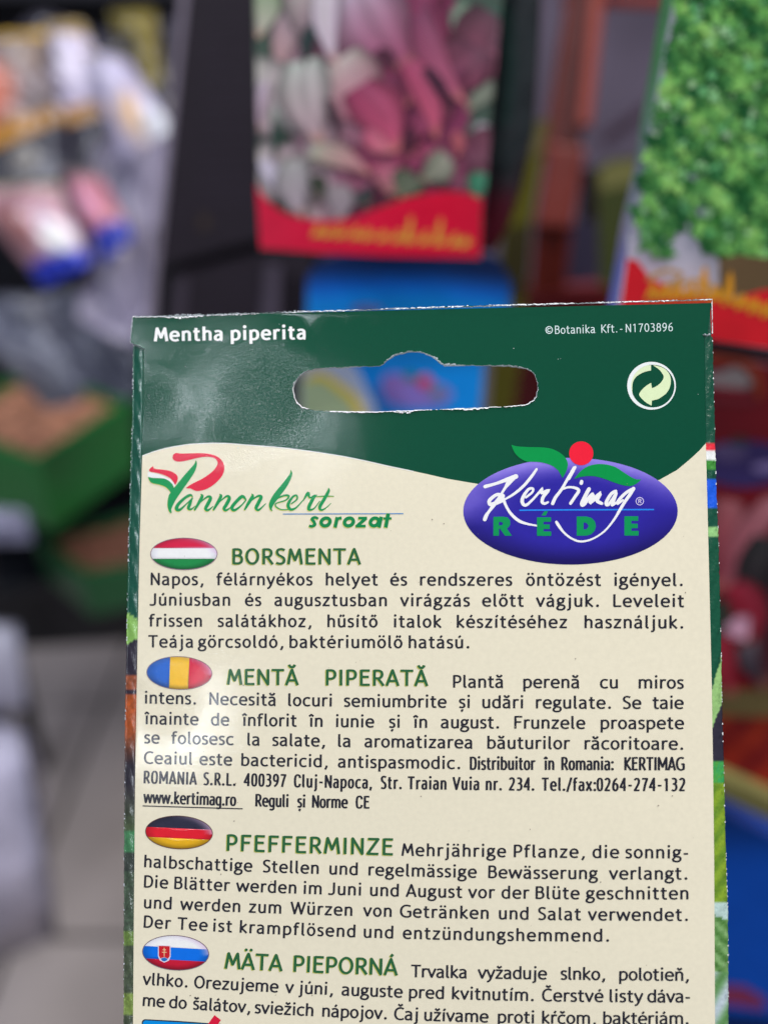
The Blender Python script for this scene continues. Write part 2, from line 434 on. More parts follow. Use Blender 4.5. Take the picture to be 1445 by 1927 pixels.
def text_line(name, sh, words, starts, end, base, em, parent, color, font='T', tv=120, th=100, xs=1.0, track=None, level=0, slant=0.0, label=None, glow=None, kx=0.11, kw=1.055):
    """words at measured starts along a (possibly bent) baseline; base = [(x, y), ...] through 2 or 3 points"""
    if len(base) == 2:
        (xa, ya), (xb, yb) = base; bl = lambda x: ya + (yb - ya) * (x - xa) / (xb - xa)
    else:
        (x1, y1), (x2, y2), (x3, y3) = base
        bl = lambda x: (y1 * (x - x2) * (x - x3) / ((x1 - x2) * (x1 - x3)) + y2 * (x - x1) * (x - x3) / ((x2 - x1) * (x2 - x3))
                        + y3 * (x - x1) * (x - x2) / ((x3 - x1) * (x3 - x2)))
    gl = lambda c: glyph(c, font, tv, th, xs, slant)
    hs = lambda x: kw + kx * (x - 680) / 1000        # the sheet comes nearer towards its right side
    if track is None:            # the letter spacing that makes all the word gaps of the line alike
        rows = []
        for i, wd in enumerate(words):
            gs = [gl(c) for c in wd]; n = len(wd) - 1
            nat = sum(g[0] for g in gs) - gs[0][3] - (gs[-1][0] - gs[-1][4])
            last = i == len(words) - 1
            stop = end if last else starts[i + 1]; q = hs((starts[i] + stop) / 2)
            room = (stop - starts[i]) / em / q - nat
            rows.append((n, 0.0 if last else 1.0, room, 1.0))
        a11 = sum(r[3] * r[0] * r[0] for r in rows); a12 = sum(r[3] * r[0] * r[1] for r in rows); a22 = sum(r[3] * r[1] for r in rows)
        b1 = sum(r[3] * r[0] * r[2] for r in rows); b2 = sum(r[3] * r[1] * r[2] for r in rows)
        if a22 == 0: track = b1 / a11
        else:
            det = a11 * a22 - a12 * a12
            track = (b1 * a22 - b2 * a12) / det if abs(det) > 1e-6 else 0.02
        track = max(-0.04, min(0.09, track))
    V = []; T = []
    for wi, (wd, sx) in enumerate(zip(words, starts)):
        if wi == len(words) - 1 and len(wd) > 1:
            g0, g1 = gl(wd[0]), gl(wd[-1]); nat = sum(gl(c)[0] for c in wd) - g0[3] - (g1[0] - g1[4])
            track = max(track - .03, min(track + .03, ((end - sx) / em / hs((sx + end) / 2) - nat) / (len(wd) - 1)))
        chars = list(wd); gs = [gl(c) for c in chars]
        x = sx - gs[0][3] * em
        for g in gs:
            H = em * hs(x); vs = em * (1 + .04 * (x - 780) / 1000)
            b = len(V)
            for gx, gy in g[1]:
                px = x + gx * H
                s = (bl(px + 4) - bl(px - 4)) / 8
                V.append((px + gy * vs * s, bl(px) - gy * vs))
            T += [tuple(i + b for i in t) for t in g[2]]
            x += (g[0] + track) * H
    P = [sh.loc(x, y, 0.00002 + 0.000007 * level) for x, y in V]
    o = mesh_obj(name, P, face_up(P, T), M_CARD, parent, lin(color, EX), True)
    if label: o['label'] = label
    if glow:
        dx, dy, gc = glow
        P2 = [sh.loc(x + dx, y + dy, 0.00002 + 0.000007 * (level - 1)) for x, y in V]
        mesh_obj('misregistered_' + name, P2, face_up(P2, T), M_CARD, parent, lin(gc, EX), True)
    return o

def pen(name, sh, strokes, color, parent, level=1, k=5, base=0.00002, inc=0.000007, mat=None, cap=True):
    """brush or pen strokes [(x, y, width), ...] in photo pixels joined into one printed shape"""
    quads = []
    for s in strokes:
        p = smooth_line(s, k) if len(s) > 2 else list(s)
        quads += ribbon(p, lambda i, nx, ny, p=p: max(0.3, p[i][2] / 2), cap=cap)
    v, t = union_fill(quads)
    P = [sh.loc(x, y, base + inc * level) for x, y in v]
    return mesh_obj(name, P, face_up(P, t), mat or M_CARD, parent, lin(color, EX), True)

def zm(x0, y0, s):
    """reading helper: a place in an enlarged view back to photo pixels (third value is a width)"""
    def f(pts): return [(x0 + p[0] / s, y0 + p[1] / s) + tuple(q / s for q in p[2:]) for p in pts]
    return f

EX = 0.95                        # how brightly a white card facing the camera is lit here
def mix(a, b, t):
    t = max(0, min(1, t)); return tuple(a[i] + (b[i] - a[i]) * t for i in range(3))

exec_parts = []
# ================================================================== THE PEPPERMINT SEED PACKET
def card_bend(x, y):
    g = lambda cx, cy, sx, sy: math.exp(-((x - cx) / sx) ** 2 - ((y - cy) / sy) ** 2)
    h = 0.00006 * g(520, 710, 60, 60) - 0.00004 * g(390, 750, 30, 60) + 0.00005 * g(560, 830, 50, 40) + 0.00006 * g(300, 760, 45, 60)
    h += 0.00003 * g(340, 1290, 60, 45)
    h += 0.000035 * math.sin(x * .011 + y * .017) * math.sin(y * .009 - x * .006)
    h += 0.0009 * math.sin((y - 600) / 1330 * math.pi) * math.sin(max(0, min(1, (x - 240) / 1110)) * math.pi)
    return h
SH = Sheet(800, 1250, 0.130, 4.2e-5, 2.4e-5, card_bend)
def rubbed_spots(mat, spots, dist):
    """fine crinkles pressed into the card where it was rubbed: noise relief fading out round each spot"""
    nt = mat.node_tree; N = nt.nodes; Lk = nt.links; b = N['Principled BSDF']
    tc = N.new('ShaderNodeTexCoord'); total = None
    for (x, y), rad in spots:
        p = SH.loc(x, y)
        vm = N.new('ShaderNodeVectorMath'); vm.operation = 'DISTANCE'; vm.inputs[1].default_value = p
        Lk.new(tc.outputs['Object'], vm.inputs[0])
        mr = N.new('ShaderNodeMapRange'); mr.interpolation_type = 'SMOOTHSTEP'
        mr.inputs[1].default_value = rad; mr.inputs[2].default_value = rad * .25; mr.inputs[3].default_value = 0; mr.inputs[4].default_value = 1
        Lk.new(vm.outputs['Value'], mr.inputs[0])
        if total is None: total = mr.outputs[0]
        else:
            ad = N.new('ShaderNodeMath'); ad.operation = 'MAXIMUM'; Lk.new(total, ad.inputs[0]); Lk.new(mr.outputs[0], ad.inputs[1]); total = ad.outputs[0]
    n = N.new('ShaderNodeTexNoise'); n.inputs['Scale'].default_value = 2600; n.inputs['Detail'].default_value = 4; n.inputs['Distortion'].default_value = 1.5
    Lk.new(tc.outputs['Object'], n.inputs['Vector'])
    mu = N.new('ShaderNodeMath'); mu.operation = 'MULTIPLY'; Lk.new(n.outputs['Fac'], mu.inputs[0]); Lk.new(total, mu.inputs[1])
    bp = N.new('ShaderNodeBump'); bp.inputs['Distance'].default_value = dist
    Lk.new(mu.outputs[0], bp.inputs['Height'])
    old = b.inputs['Normal'].links[0].from_socket
    Lk.new(old, bp.inputs['Normal']); Lk.new(bp.outputs[0], b.inputs['Normal']); Lk.new(bp.outputs[0], b.inputs['Coat Normal'])
rubbed_spots(M_CARD, [((500, 750), .011), ((290, 750), .006), ((440, 820), .007), ((310, 1315), .0075)], 0.00005)
pk = empty('seed_packet', SH.M, 'back of a peppermint seed packet with green header, cream text panel and torn hang hole', 'seed packet')

A = zm(230, 550, 2.408); B = zm(800, 550, 2.408)
curve_l = A([(92, 740), (140, 722), (200, 705), (260, 694), (320, 686), (420, 682), (500, 685), (560, 690), (680, 699), (800, 712), (900, 726), (1000, 742), (1100, 762), (1200, 785), (1320, 810)])
curve_r = B([(0, 822), (100, 845), (235, 868), (420, 905), (640, 930), (860, 905), (960, 880), (1060, 850), (1140, 805), (1200, 755), (1240, 718), (1270, 684)])
curve = curve_l[:-1] + curve_r
def rough(pts, amp, every):
    out = []
    n = len(pts)
    for i in range(n):
        a = pts[i]; b = pts[(i + 1) % n]
        d = math.hypot(b[0] - a[0], b[1] - a[1]); m = max(1, int(d / every))
        for k in range(m):
            t = k / m
            out.append((a[0] + (b[0] - a[0]) * t + random.uniform(-amp, amp), a[1] + (b[1] - a[1]) * t + random.uniform(-amp, amp)))
    return out
def rough_open(pts, amp, every):
    o = rough(list(pts) + [pts[-1]], amp, every); o[0] = pts[0]
    return o
top = rough_open([(250, 596), (320, 596), (400, 593), (480, 590), (700, 582), (900, 575), (1100, 570), (1250, 566), (1338.6, 563.5)], 0.6, 5)
right_side = rough_open([(1338.6, 565), (1340, 627)], 0.5, 5) + [(1330, 632), (1321, 630), (1324, 636), (1325, 700), (1326, 770)]
left_side = [(268.5, 830), (270, 750), (271.5, 660), (271.7, 657), (258, 650), (246, 645)] + rough_open([(245.8, 645), (247, 620), (250, 597)], 0.5, 5)
hole = zm(530, 640, 2.833)([(62, 270), (66, 240), (80, 212), (95, 195), (118, 176), (145, 162), (200, 152), (260, 148), (340, 147), (440, 140), (520, 138), (545, 125), (560, 110), (600, 85), (630, 75), (660, 68), (710, 62), (760, 70), (800, 85), (825, 105), (840, 120), (870, 138), (950, 135), (1050, 135), (1150, 138), (1230, 142), (1300, 150), (1330, 165), (1350, 185), (1365, 230), (1364, 265), (1355, 300), (1335, 328), (1290, 348), (1200, 355), (1050, 362), (850, 370), (640, 378), (500, 383), (300, 380), (180, 375), (110, 358), (85, 335), (70, 305)])
hole = rough(hole, 0.7, 4)
GREEN = (0, 74, 52)
def green(x, y):
    return lin(GREEN, EX)
header = top + right_side[1:] + [curve[-1]] + list(reversed(curve[:-1])) + left_side[:-1]
slab('green_header', SH, header, green, pk, 0.00032, M_CARD, holes=[hole], step=22, side_mat=M_TORN, smooth=True)
CREAM = (232, 224, 200)
def cream(x, y):
    return lin(CREAM, EX)
cr_right = [(1328.5, 880), (1331.6, 1000), (1335, 1140), (1338.6, 1290), (1341, 1450), (1343, 1618), (1344, 1800), (1345, 1990)]
cr_left = [(250, 1990), (250.8, 1927), (252.8, 1686), (253.5, 1620), (255, 1452), (259, 1232), (263, 1025), (265.5, 950)]
panel = curve + cr_right + cr_left
slab('cream_text_panel', SH, panel, cream, pk, 0.00032, M_CARD, step=26, side_mat=M_TORN, smooth=True)
# thin white gap between the green ink and the cream ink
pen('white_ink_line', SH, [[(x, y + 0.6, 1.5) for x, y in curve_l]], (245, 245, 238), pk, 0, k=2, cap=False)
# front sheet of the pouch, a little behind the back panel
front = [(252, 602), (1335, 570), (1340, 700), (1345, 900), (1352, 1200), (1360, 1600), (1364, 1990), (238, 1990), (240, 1300), (246, 900), (252, 700)]
slab('front_sheet', SH, front, (30, 84, 66), pk, 0.0004, M_STRIP, holes=[[(h[0] * 1.0, h[1]) for h in zm(530, 640, 2.833)([(40, 270), (70, 190), (145, 145), (520, 120), (600, 70), (710, 45), (800, 70), (870, 120), (1300, 135), (1380, 190), (1385, 260), (1340, 350), (640, 395), (180, 392), (70, 350)])]], h=-0.00075, side_mat=M_TORN)

# side strips: the front sheet folded round to the back, rolling away to the outer edge
def strip(name, inner, outer, bands, seed):
    rnd = random.Random(seed)
    ys = []
    y = inner[0][1]
    while y < 1985: ys.append(y); y += 4.5
    def at(pl, y):
        for (xa, ya), (xb, yb) in zip(pl, pl[1:]):
            if ya <= y <= yb: return xa + (xb - xa) * (y - ya) / (yb - ya)
        return pl[-1][0] if y > pl[-1][1] else pl[0][0]
    nc = 7; V = []; C = []; Fc = []
    for y in ys:
        xi, xo = at(inner, y), at(outer, y) + rnd.uniform(-.6, .6)
        for k in range(nc):
            t = k / (nc - 1)
            x = xi + (xo - xi) * t
            h = -0.00008 - 0.0004 * t ** 2.2 + 0.00005 * math.sin(y * .11 + k)
            V.append(SH.loc(x, y, h)); C.append(bands(x, y, t))
    for r in range(len(ys) - 1):
        for k in range(nc - 1):
            a = r * nc + k; Fc.append((a, a + 1, a + nc + 1, a + nc))
    V2 = [tuple(v) for v in V]
    Fc = face_up(V2, Fc)
    n = len(V); back = [v - Vector((0, 0, 0.0004)) for v in V]
    faces = Fc + [tuple(reversed([i + n for i in f])) for f in Fc]
    for r in range(len(ys) - 1):
        for k in (0, nc - 1):
            a = r * nc + k; faces.append((a, a + nc, a + nc + n, a + n))
    return mesh_obj(name, V + back, faces, M_STRIP, pk, C + C, True)
def lband(x, y, t):
    rr = math.sin(y * 12.9898 + x * 3.1) * 43758.5453; j = rr - math.floor(rr)
    e = y + t * 14
    if e < 1152 + 14 * 1: c = (12, 84, 66)
    elif y < 1212 - 10 * (1 - t): c = (140, 190, 95)
    elif y < 1270: c = (48, 42, 58)
    elif y < 1298: c = (165, 85, 50)
    elif y < 1306: c = (55, 45, 60)
    elif y < 1480: c = mix((196, 92, 38), (48, 44, 56), (y - 1370) / 70)
    elif y < 1562: c = mix((60, 54, 62), (82, 100, 66), (y - 1480) / 80)
    elif y < 1606: c = (74, 142, 92)
    elif y < 1640: c = (60, 70, 62)
    elif y < 1752: c = mix((78, 100, 78), (70, 84, 66), j)
    elif y < 1778: c = (118, 150, 70)
    elif y < 1868: c = mix((62, 72, 58), (100, 116, 84), j)
    elif y < 1912: c = (138, 164, 78)
    else: c = (72, 84, 62)
    if y > 1212: c = mix(c, (30, 32, 34), 0.25 * j)
    return lin(c, EX)
strip('side_strip', [(270.7, 652), (268, 857), (263.4, 1025), (259.4, 1232), (255.4, 1452), (253.4, 1620), (253, 1686), (251, 1990)],
      [(251, 652), (249, 799), (242.5, 1007), (239, 1187), (236, 1365), (234, 1594), (233, 1990)], lband, 3)
def rband(x, y, t):
    rr = math.sin(y * 7.13 + x * 9.7) * 43758.5453; j = rr - math.floor(rr)
    G1 = (8, 78, 58)
    if y < 833: c = G1
    elif y < 850: c = (232, 45, 62)
    elif y < 867: c = (238, 240, 245)
    elif y < 885: c = (60, 142, 52)
    elif y < 904: c = G1
    elif y < 954: c = (20, 92, 225)
    elif y < 991: c = G1
    elif y < 1008: c = (150, 205, 130)
    elif y < 1298 - 62 * t: c = (6, 80, 56)
    elif y < 1370 - 50 * t: c = (150, 194, 120)
    elif y < 1432: c = (44, 40, 56)
    elif y < 1472: c = mix((80, 160, 60), (50, 160, 95), j)
    elif y < 1700:
        s = math.sin(y * .13 + t * 4) * .5 + .5
        c = mix((92, 132, 34), (142, 172, 44), s * .7 + .3 * j)
    elif y < 1722 + 10 * t: c = (185, 210, 205)
    elif y < 1830:
        s = math.sin(y * .2 - t * 5) * .5 + .5
        c = mix((60, 110, 40), (150, 190, 130), s * .6 + .3 * j)
    else:
        c = mix((90, 140, 80), (190, 205, 215), .5 + .5 * math.sin(y * .07 + t * 3))
    return lin(c, EX)
strip('side_strip', [(1324.3, 634), (1327.4, 832), (1331.8, 1000), (1338.8, 1290), (1343.2, 1618), (1344.2, 1990)],
      [(1340, 634), (1347, 911), (1351.5, 1025), (1356.5, 1232), (1357, 1290), (1365.6, 1618), (1369, 1727), (1370, 1990)], rband, 5)

# torn white fibres along the cut edges
def torn(path, wmax, name, closed=False, inward=1, dens=1.0, seed=1):
    rnd = random.Random(seed); V = []; T = []
    pts = list(path) + ([path[0]] if closed else [])
    run = 0
    for (xa, ya), (xb, yb) in zip(pts, pts[1:]):
        d = math.hypot(xb - xa, yb - ya); m = max(1, int(d / 2.2))
        nx, ny = -(yb - ya) / (d or 1), (xb - xa) / (d or 1)
        for k in range(m):
            run += 1
            wv = wmax * (0.45 + 0.55 * math.sin(run * .13 + seed) * math.sin(run * .041)) * rnd.uniform(.35, 1.25)
            if rnd.random() > dens or wv < 0.25: continue
            t0, t1 = k / m, (k + 1.35) / m
            ax, ay = xa + (xb - xa) * t0, ya + (yb - ya) * t0; bx, by = xa + (xb - xa) * t1, ya + (yb - ya) * t1
            o = rnd.uniform(-.5, .3) * inward
            h0 = rnd.uniform(0.00006, 0.00022)
            b = len(V)
            q = [(ax - nx * 0.7 * inward, ay - ny * 0.7 * inward, -0.0001), (bx - nx * .7 * inward, by - ny * .7 * inward, -0.0001),
                 (bx + nx * (wv + o) * inward, by + ny * (wv + o) * inward, h0), (ax + nx * (wv * rnd.uniform(.4, 1.2) + o) * inward, ay + ny * (wv + o) * inward, h0 * rnd.uniform(.5, 1.3))]
            V += [SH.loc(x, y, h) for x, y, h in q]; T += [(b, b + 1, b + 2), (b, b + 2, b + 3)]
    o = mesh_obj(name, V, T, M_TORN, pk)
    o['kind'] = 'stuff'
    return o
torn(top[:28], 4.2, 'torn_paper_edge', seed=3)
torn(top[28:], 2.2, 'torn_paper_edge', seed=5, dens=.8)
torn(list(reversed(hole)), 2.6, 'torn_hole_edge', closed=True, inward=1, seed=2)
torn([(250, 598), (247.5, 620), (246, 645)], 2.4, 'torn_paper_edge', inward=-1, seed=7)
torn([(246, 645), (258, 650), (271.7, 657)], 1.3, 'torn_paper_edge', inward=-1, seed=8)
torn([(1339, 565), (1340, 627), (1330, 632), (1322, 630)], 3.2, 'torn_paper_edge', inward=1, seed=9)
torn([(1340, 640), (1347, 911), (1351.5, 1025), (1356.5, 1232), (1357, 1290), (1365.6, 1618), (1369, 1727), (1370, 1940)], 1.5, 'torn_paper_edge', inward=1, dens=.16, seed=15)
torn([(251, 656), (249, 799), (242.5, 1007), (239, 1187), (236, 1365), (234, 1594), (233, 1940)], 1.8, 'torn_paper_edge', inward=-1, dens=.16, seed=16)
hz = zm(530, 640, 2.833)
torn(hz([(545, 122), (560, 110), (600, 85), (620, 78)]), 5.0, 'torn_hole_edge', inward=-1, seed=11)
torn(hz([(765, 75), (800, 88), (830, 110), (850, 128), (880, 138), (1060, 136)]), 6.5, 'torn_hole_edge', inward=-1, seed=12)
torn(hz([(600, 382), (640, 380), (690, 379)]), 5.0, 'torn_hole_edge', inward=1, seed=13)

INK = (40, 40, 50)
# header print
text_line('header_text', SH, ['Mentha', 'piperita'], [290, 434.5], 575.5, [(290, 642.3), (575, 638)], 36.5, pk, (240, 250, 252), tv=150, th=118, level=1, kx=0, kw=1.05)
text_line('header_text', SH, ['©', 'Botanika', 'Kft.', '-', 'N1703896'], [1026, 1044, 1131, 1166, 1177], 1272.5, [(1026, 629), (1272, 623)], 21.6, pk, (215, 232, 232), tv=84, th=70, level=1, xs=.96, kx=0, kw=.97, track=0.0)

# recycling mark
z5 = zm(1150, 660, 9.633)
circ = lambda cx, cy, rx, ry, n=56: [(cx + rx * math.cos(2 * math.pi * i / n), cy + ry * math.sin(2 * math.pi * i / n)) for i in range(n)]
flat_print('recycling_ring', SH, z5(circ(725, 635, 441, 434)), (236, 246, 252), pk, 2, holes=[z5(circ(747, 641, 392, 388))])
flat_print('recycling_arrow', SH, z5(smooth_line([(715, 262), (620, 268), (520, 305), (430, 375), (365, 480), (345, 600), (352, 700), (378, 800), (376, 720), (378, 630), (400, 540), (460, 460), (560, 400), (640, 372), (715, 358)], 3) ), (222, 236, 196), pk, 1)
flat_print('recycling_arrow', SH, z5(smooth_line([(745, 258), (850, 280), (960, 325), (1045, 420), (1075, 530), (1060, 650), (1005, 755), (920, 830), (830, 880), (732, 902)], 4) + [(725, 995)] + smooth_line([(640, 950), (560, 880), (500, 795), (555, 705), (630, 635), (718, 582)], 4) + smooth_line([(732, 680), (820, 640), (900, 570), (945, 480), (915, 405), (860, 340), (800, 295)], 4)), (222, 238, 192), pk, 1)

# Pannonkert logo
z1 = zm(270, 840, 7.225); z2 = zm(460, 870, 4.516)
RED = (225, 42, 72); LG = (18, 150, 84)
flat_print('logo_flag_stripe', SH, z1([(62, 345), (120, 360), (200, 378), (290, 410), (370, 455), (430, 515), (428, 555), (400, 515), (350, 465), (290, 437), (200, 428), (120, 425), (62, 412)]), (246, 246, 252), pk, 1)
flat_print('logo_flag_stripe', SH, z1(smooth_line([(80, 325), (95, 298), (135, 270), (140, 292), (180, 308), (260, 315), (350, 330), (420, 360), (462, 400), (470, 440), (455, 490), (432, 520), (390, 455), (330, 410), (250, 378), (170, 358), (100, 345)], 3, True)), RED, pk, 2)
flat_print('logo_stem', SH, z1([(x - 5, y + 7) for x, y in [(712, 190), (730, 225), (720, 290), (690, 360), (640, 440), (570, 540), (500, 640), (440, 730), (400, 810), (380, 860), (388, 895), (372, 910), (345, 870), (330, 800), (335, 720), (355, 650), (372, 630), (360, 600), (300, 550), (220, 520), (140, 505), (95, 480), (68, 415), (120, 430), (290, 440), (400, 520), (418, 560), (470, 500), (560, 390), (650, 290), (700, 230)]]), (222, 216, 110), pk, 2)
flat_print('logo_stem', SH, z1(smooth_line([(712, 190), (730, 225), (720, 290), (690, 360), (640, 440), (570, 540), (500, 640), (440, 730), (400, 810), (380, 860), (388, 895), (372, 910), (345, 870), (330, 800), (335, 720), (355, 650), (372, 630), (345, 590), (300, 550), (220, 520), (140, 505), (95, 480), (68, 415), (120, 430), (200, 432), (290, 440), (350, 470), (400, 520), (418, 560), (470, 500), (560, 390), (650, 290), (700, 230)], 3, True)), LG, pk, 3)
flat_print('logo_bowl', SH, z1(smooth_line([(400, 140), (415, 105), (455, 88), (500, 98), (640, 95), (760, 92), (880, 98), (980, 125), (1060, 180), (1100, 260), (1095, 350), (1050, 430), (970, 510), (880, 570), (800, 598), (730, 607), (680, 592), (640, 572), (580, 570), (620, 535), (700, 490), (800, 440), (900, 375), (970, 310), (1010, 240), (1000, 190), (950, 155), (880, 142), (800, 145), (700, 165), (600, 190), (500, 207), (440, 200), (405, 175)], 2, True)), RED, pk, 2)
script1 = [z1(s) for s in [
    [(672, 690, 8), (640, 662, 35), (560, 705, 38), (475, 790, 45), (455, 850, 50), (500, 860, 35), (590, 780, 18), (668, 705, 22)],
    [(668, 700, 15), (635, 780, 42), (615, 840, 40), (650, 855, 25), (705, 812, 10)],
    [(785, 650, 12), (800, 680, 42), (760, 760, 42), (700, 862, 25)], [(715, 830, 8), (800, 740, 14), (880, 682, 30), (915, 705, 45), (880, 780, 48), (848, 845, 42), (880, 868, 30), (950, 815, 10)],
    [(1040, 650, 12), (1055, 680, 42), (1010, 770, 42), (955, 862, 25)], [(970, 830, 8), (1060, 735, 14), (1135, 677, 30), (1170, 705, 45), (1130, 790, 48), (1098, 845, 42), (1130, 868, 30), (1205, 815, 10)],
    [(1395, 725, 20), (1345, 680, 45), (1265, 750, 45), (1205, 830, 45), (1240, 868, 35), (1330, 805, 20), (1392, 735, 18)]]]
script2 = [z2(s) for s in [
    [(65, 268, 6), (70, 290, 27), (40, 340, 27), (5, 400, 16)], [(10, 385, 6), (60, 325, 10), (115, 287, 18), (143, 295, 28), (120, 345, 30), (100, 388, 26), (125, 403, 18), (182, 350, 6)],
    [(395, 65, 3), (395, 105, 24), (345, 190, 46), (275, 280, 52), (232, 350, 42), (225, 392, 20), (236, 412, 6)],
    [(232, 350, 6), (290, 302, 12), (350, 280, 18), (378, 290, 18), (350, 322, 12), (272, 348, 10), (268, 375, 12), (310, 400, 10), (370, 402, 8)],
    [(400, 352, 10), (448, 312, 14), (440, 280, 16), (405, 300, 20), (372, 360, 28), (392, 400, 24), (440, 385, 14), (500, 320, 8)],
    [(500, 325, 8), (540, 264, 28), (555, 300, 14), (598, 285, 22), (588, 300, 26), (552, 370, 30), (550, 402, 22), (592, 392, 12), (640, 330, 8)],
    [(715, 218, 5), (715, 245, 24), (680, 310, 28), (642, 375, 28), (652, 405, 18), (692, 388, 10), (735, 348, 5)], [(610, 291, 5), (690, 287, 11), (760, 288, 5)]]]
pen('logo_lettering', SH, [[(x - .8, y + 1.0, w_) for x, y, w_ in s] for s in script1 + script2], (222, 216, 110), pk, 1)
pen('logo_lettering', SH, script1 + script2, (20, 148, 84), pk, 2)
pen('logo_rule', SH, [z2([(328, 439, 8), (800, 438, 8), (1350, 436, 8)])], (66, 134, 196), pk, 2, cap=False)
def ell(cx, cy, rx, ry, w_, sl=.18, n=16):
    o = [(cx + rx * math.cos(2 * math.pi * i / n) - sl * ry * math.sin(2 * math.pi * i / n), cy + ry * math.sin(2 * math.pi * i / n), w_) for i in range(n)]
    return o + [o[0], o[1]]
soro = [[(627, 480, 20), (600, 468, 24), (575, 482, 26), (590, 505, 26), (598, 530, 26), (572, 544, 24), (550, 538, 22)],
        ell(690, 507, 37, 33, 30), [(790, 465, 30), (770, 555, 30)], [(783, 500, 16), (800, 478, 24), (826, 473, 26)],
        ell(888, 507, 37, 33, 30), [(968, 474, 24), (1042, 474, 24)], [(1030, 478, 28), (962, 537, 28)], [(944, 542, 24), (1030, 542, 24)],
        ell(1105, 507, 34, 33, 30), [(1163, 462, 30), (1143, 555, 30)], [(1222, 434, 32), (1200, 555, 32)], [(1180, 477, 20), (1250, 477, 20)]]
pen('logo_word', SH, [z2([(p[0] - 4, p[1] + 5, p[2]) for p in s]) for s in soro], (214, 214, 110), pk, 3, cap=False)
pen('logo_word', SH, [z2(s) for s in soro], (14, 132, 74), pk, 4, cap=False)

# Kertimag oval logo
z3 = zm(860, 820, 6.568); z4 = zm(1060, 820, 6.283)
OX, OY, ORX, ORY = 1073, 962, 201.5, 100.5
def oval_col(x, y):
    u, v = (x - OX) / ORX, (y - OY) / ORY
    r = math.hypot(u, v)
    c = (46, 38, 158)
    # printed highlight along the upper rim, darker rim below
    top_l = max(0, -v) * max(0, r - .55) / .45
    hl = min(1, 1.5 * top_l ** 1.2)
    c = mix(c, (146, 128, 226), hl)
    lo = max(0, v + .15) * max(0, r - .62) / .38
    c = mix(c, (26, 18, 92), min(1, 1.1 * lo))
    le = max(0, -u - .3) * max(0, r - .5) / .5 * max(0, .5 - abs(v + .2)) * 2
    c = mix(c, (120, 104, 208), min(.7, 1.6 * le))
    return lin(c, EX)
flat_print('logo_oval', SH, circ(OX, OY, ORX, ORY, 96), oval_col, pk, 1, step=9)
ZL = (0, 148, 72)
kert = [z3(s) for s in [
    [(345, 628, 45), (480, 590, 36), (620, 540, 50), (725, 503, 58)], [(700, 520, 50), (640, 575, 60), (595, 640, 36), (545, 720, 32), (520, 770, 46), (450, 860, 45), (390, 940, 35), (360, 985, 46), (340, 1035, 46)],
    [(560, 745, 60), (490, 728, 40), (402, 795, 45), (408, 848, 45), (480, 830, 50), (560, 790, 60)], [(980, 413, 30), (920, 500, 36), (820, 620, 36), (700, 720, 32), (590, 785, 24)],
    [(570, 780, 40), (600, 860, 34), (660, 960, 36), (760, 1050, 38), (870, 1090, 28), (990, 1112, 20)],
    [(848, 762, 28), (925, 700, 28), (935, 655, 30), (880, 662, 34), (812, 760, 42), (806, 830, 44), (850, 858, 36), (930, 790, 30), (1010, 700, 30)],
    [(1010, 705, 30), (1045, 660, 32), (1043, 705, 38), (1120, 680, 40), (1065, 750, 42), (1048, 815, 40), (1080, 838, 34), (1122, 820, 24)],
    [(1440, 392, 28), (1370, 520, 34), (1290, 660, 36), (1215, 760, 40), (1178, 838, 42)]]]
kert += [z4(s) for s in [
    [(138, 370, 30), (100, 440, 34), (60, 510, 34)], [(-10, 630, 24), (60, 608, 26), (140, 618, 32), (178, 650, 38), (132, 725, 36), (82, 800, 36)],
    [(213, 540, 38), (208, 562, 42)],
    [(300, 630, 45), (262, 700, 45), (218, 800, 50), (240, 810, 45), (300, 730, 40), (340, 690, 40)], [(340, 690, 40), (345, 725, 48), (320, 785, 45), (425, 690, 45), (395, 765, 45), (450, 800, 36)],
    [(615, 655, 38), (560, 690, 38), (502, 790, 40), (530, 812, 34), (622, 680, 34)], [(620, 690, 32), (590, 780, 34), (575, 818, 34), (640, 780, 24)],
    [(830, 620, 30), (740, 672, 36), (652, 760, 36), (640, 802, 30), (700, 760, 24)],
    [(825, 625, 44), (780, 700, 40), (720, 785, 38), (660, 885, 34), (590, 1000, 26), (480, 1130, 22), (340, 1220, 22), (200, 1250, 24), (90, 1212, 24), (0, 1140, 26), (-60, 1060, 36), (-85, 1020, 32)]]]
pen('logo_script', SH, kert, (240, 240, 252), pk, 4)
pen('logo_rule', SH, [z3([(768, 921, 17), (1200, 917, 17), (2430, 912, 17)])], (36, 138, 245), pk, 3, cap=False)
lf = smooth_line([(668, 112), (740, 130), (880, 140), (1040, 143), (1160, 160), (1260, 205), (1330, 265), (1365, 340), (1350, 430), (1300, 522)], 3) + smooth_line([(1250, 430), (1180, 375), (1090, 340), (980, 322), (860, 318), (780, 280), (720, 225), (685, 160)], 3)
flat_print('logo_leaf', SH, z3(lf), ZL, pk, 5)
rf = smooth_line([(125, 510), (200, 420), (290, 360), (400, 335), (520, 342), (620, 375), (720, 440), (800, 490), (860, 515), (920, 515)], 3) + smooth_line([(870, 560), (800, 592), (720, 588), (620, 560), (500, 515), (400, 485), (300, 475), (200, 485)], 3)
flat_print('logo_leaf', SH, z4(rf), ZL, pk, 6)
flat_print('logo_berry', SH, circ(1093.1, 853.1, 22.8, 22.4, 40), (248, 32, 58), pk, 7)
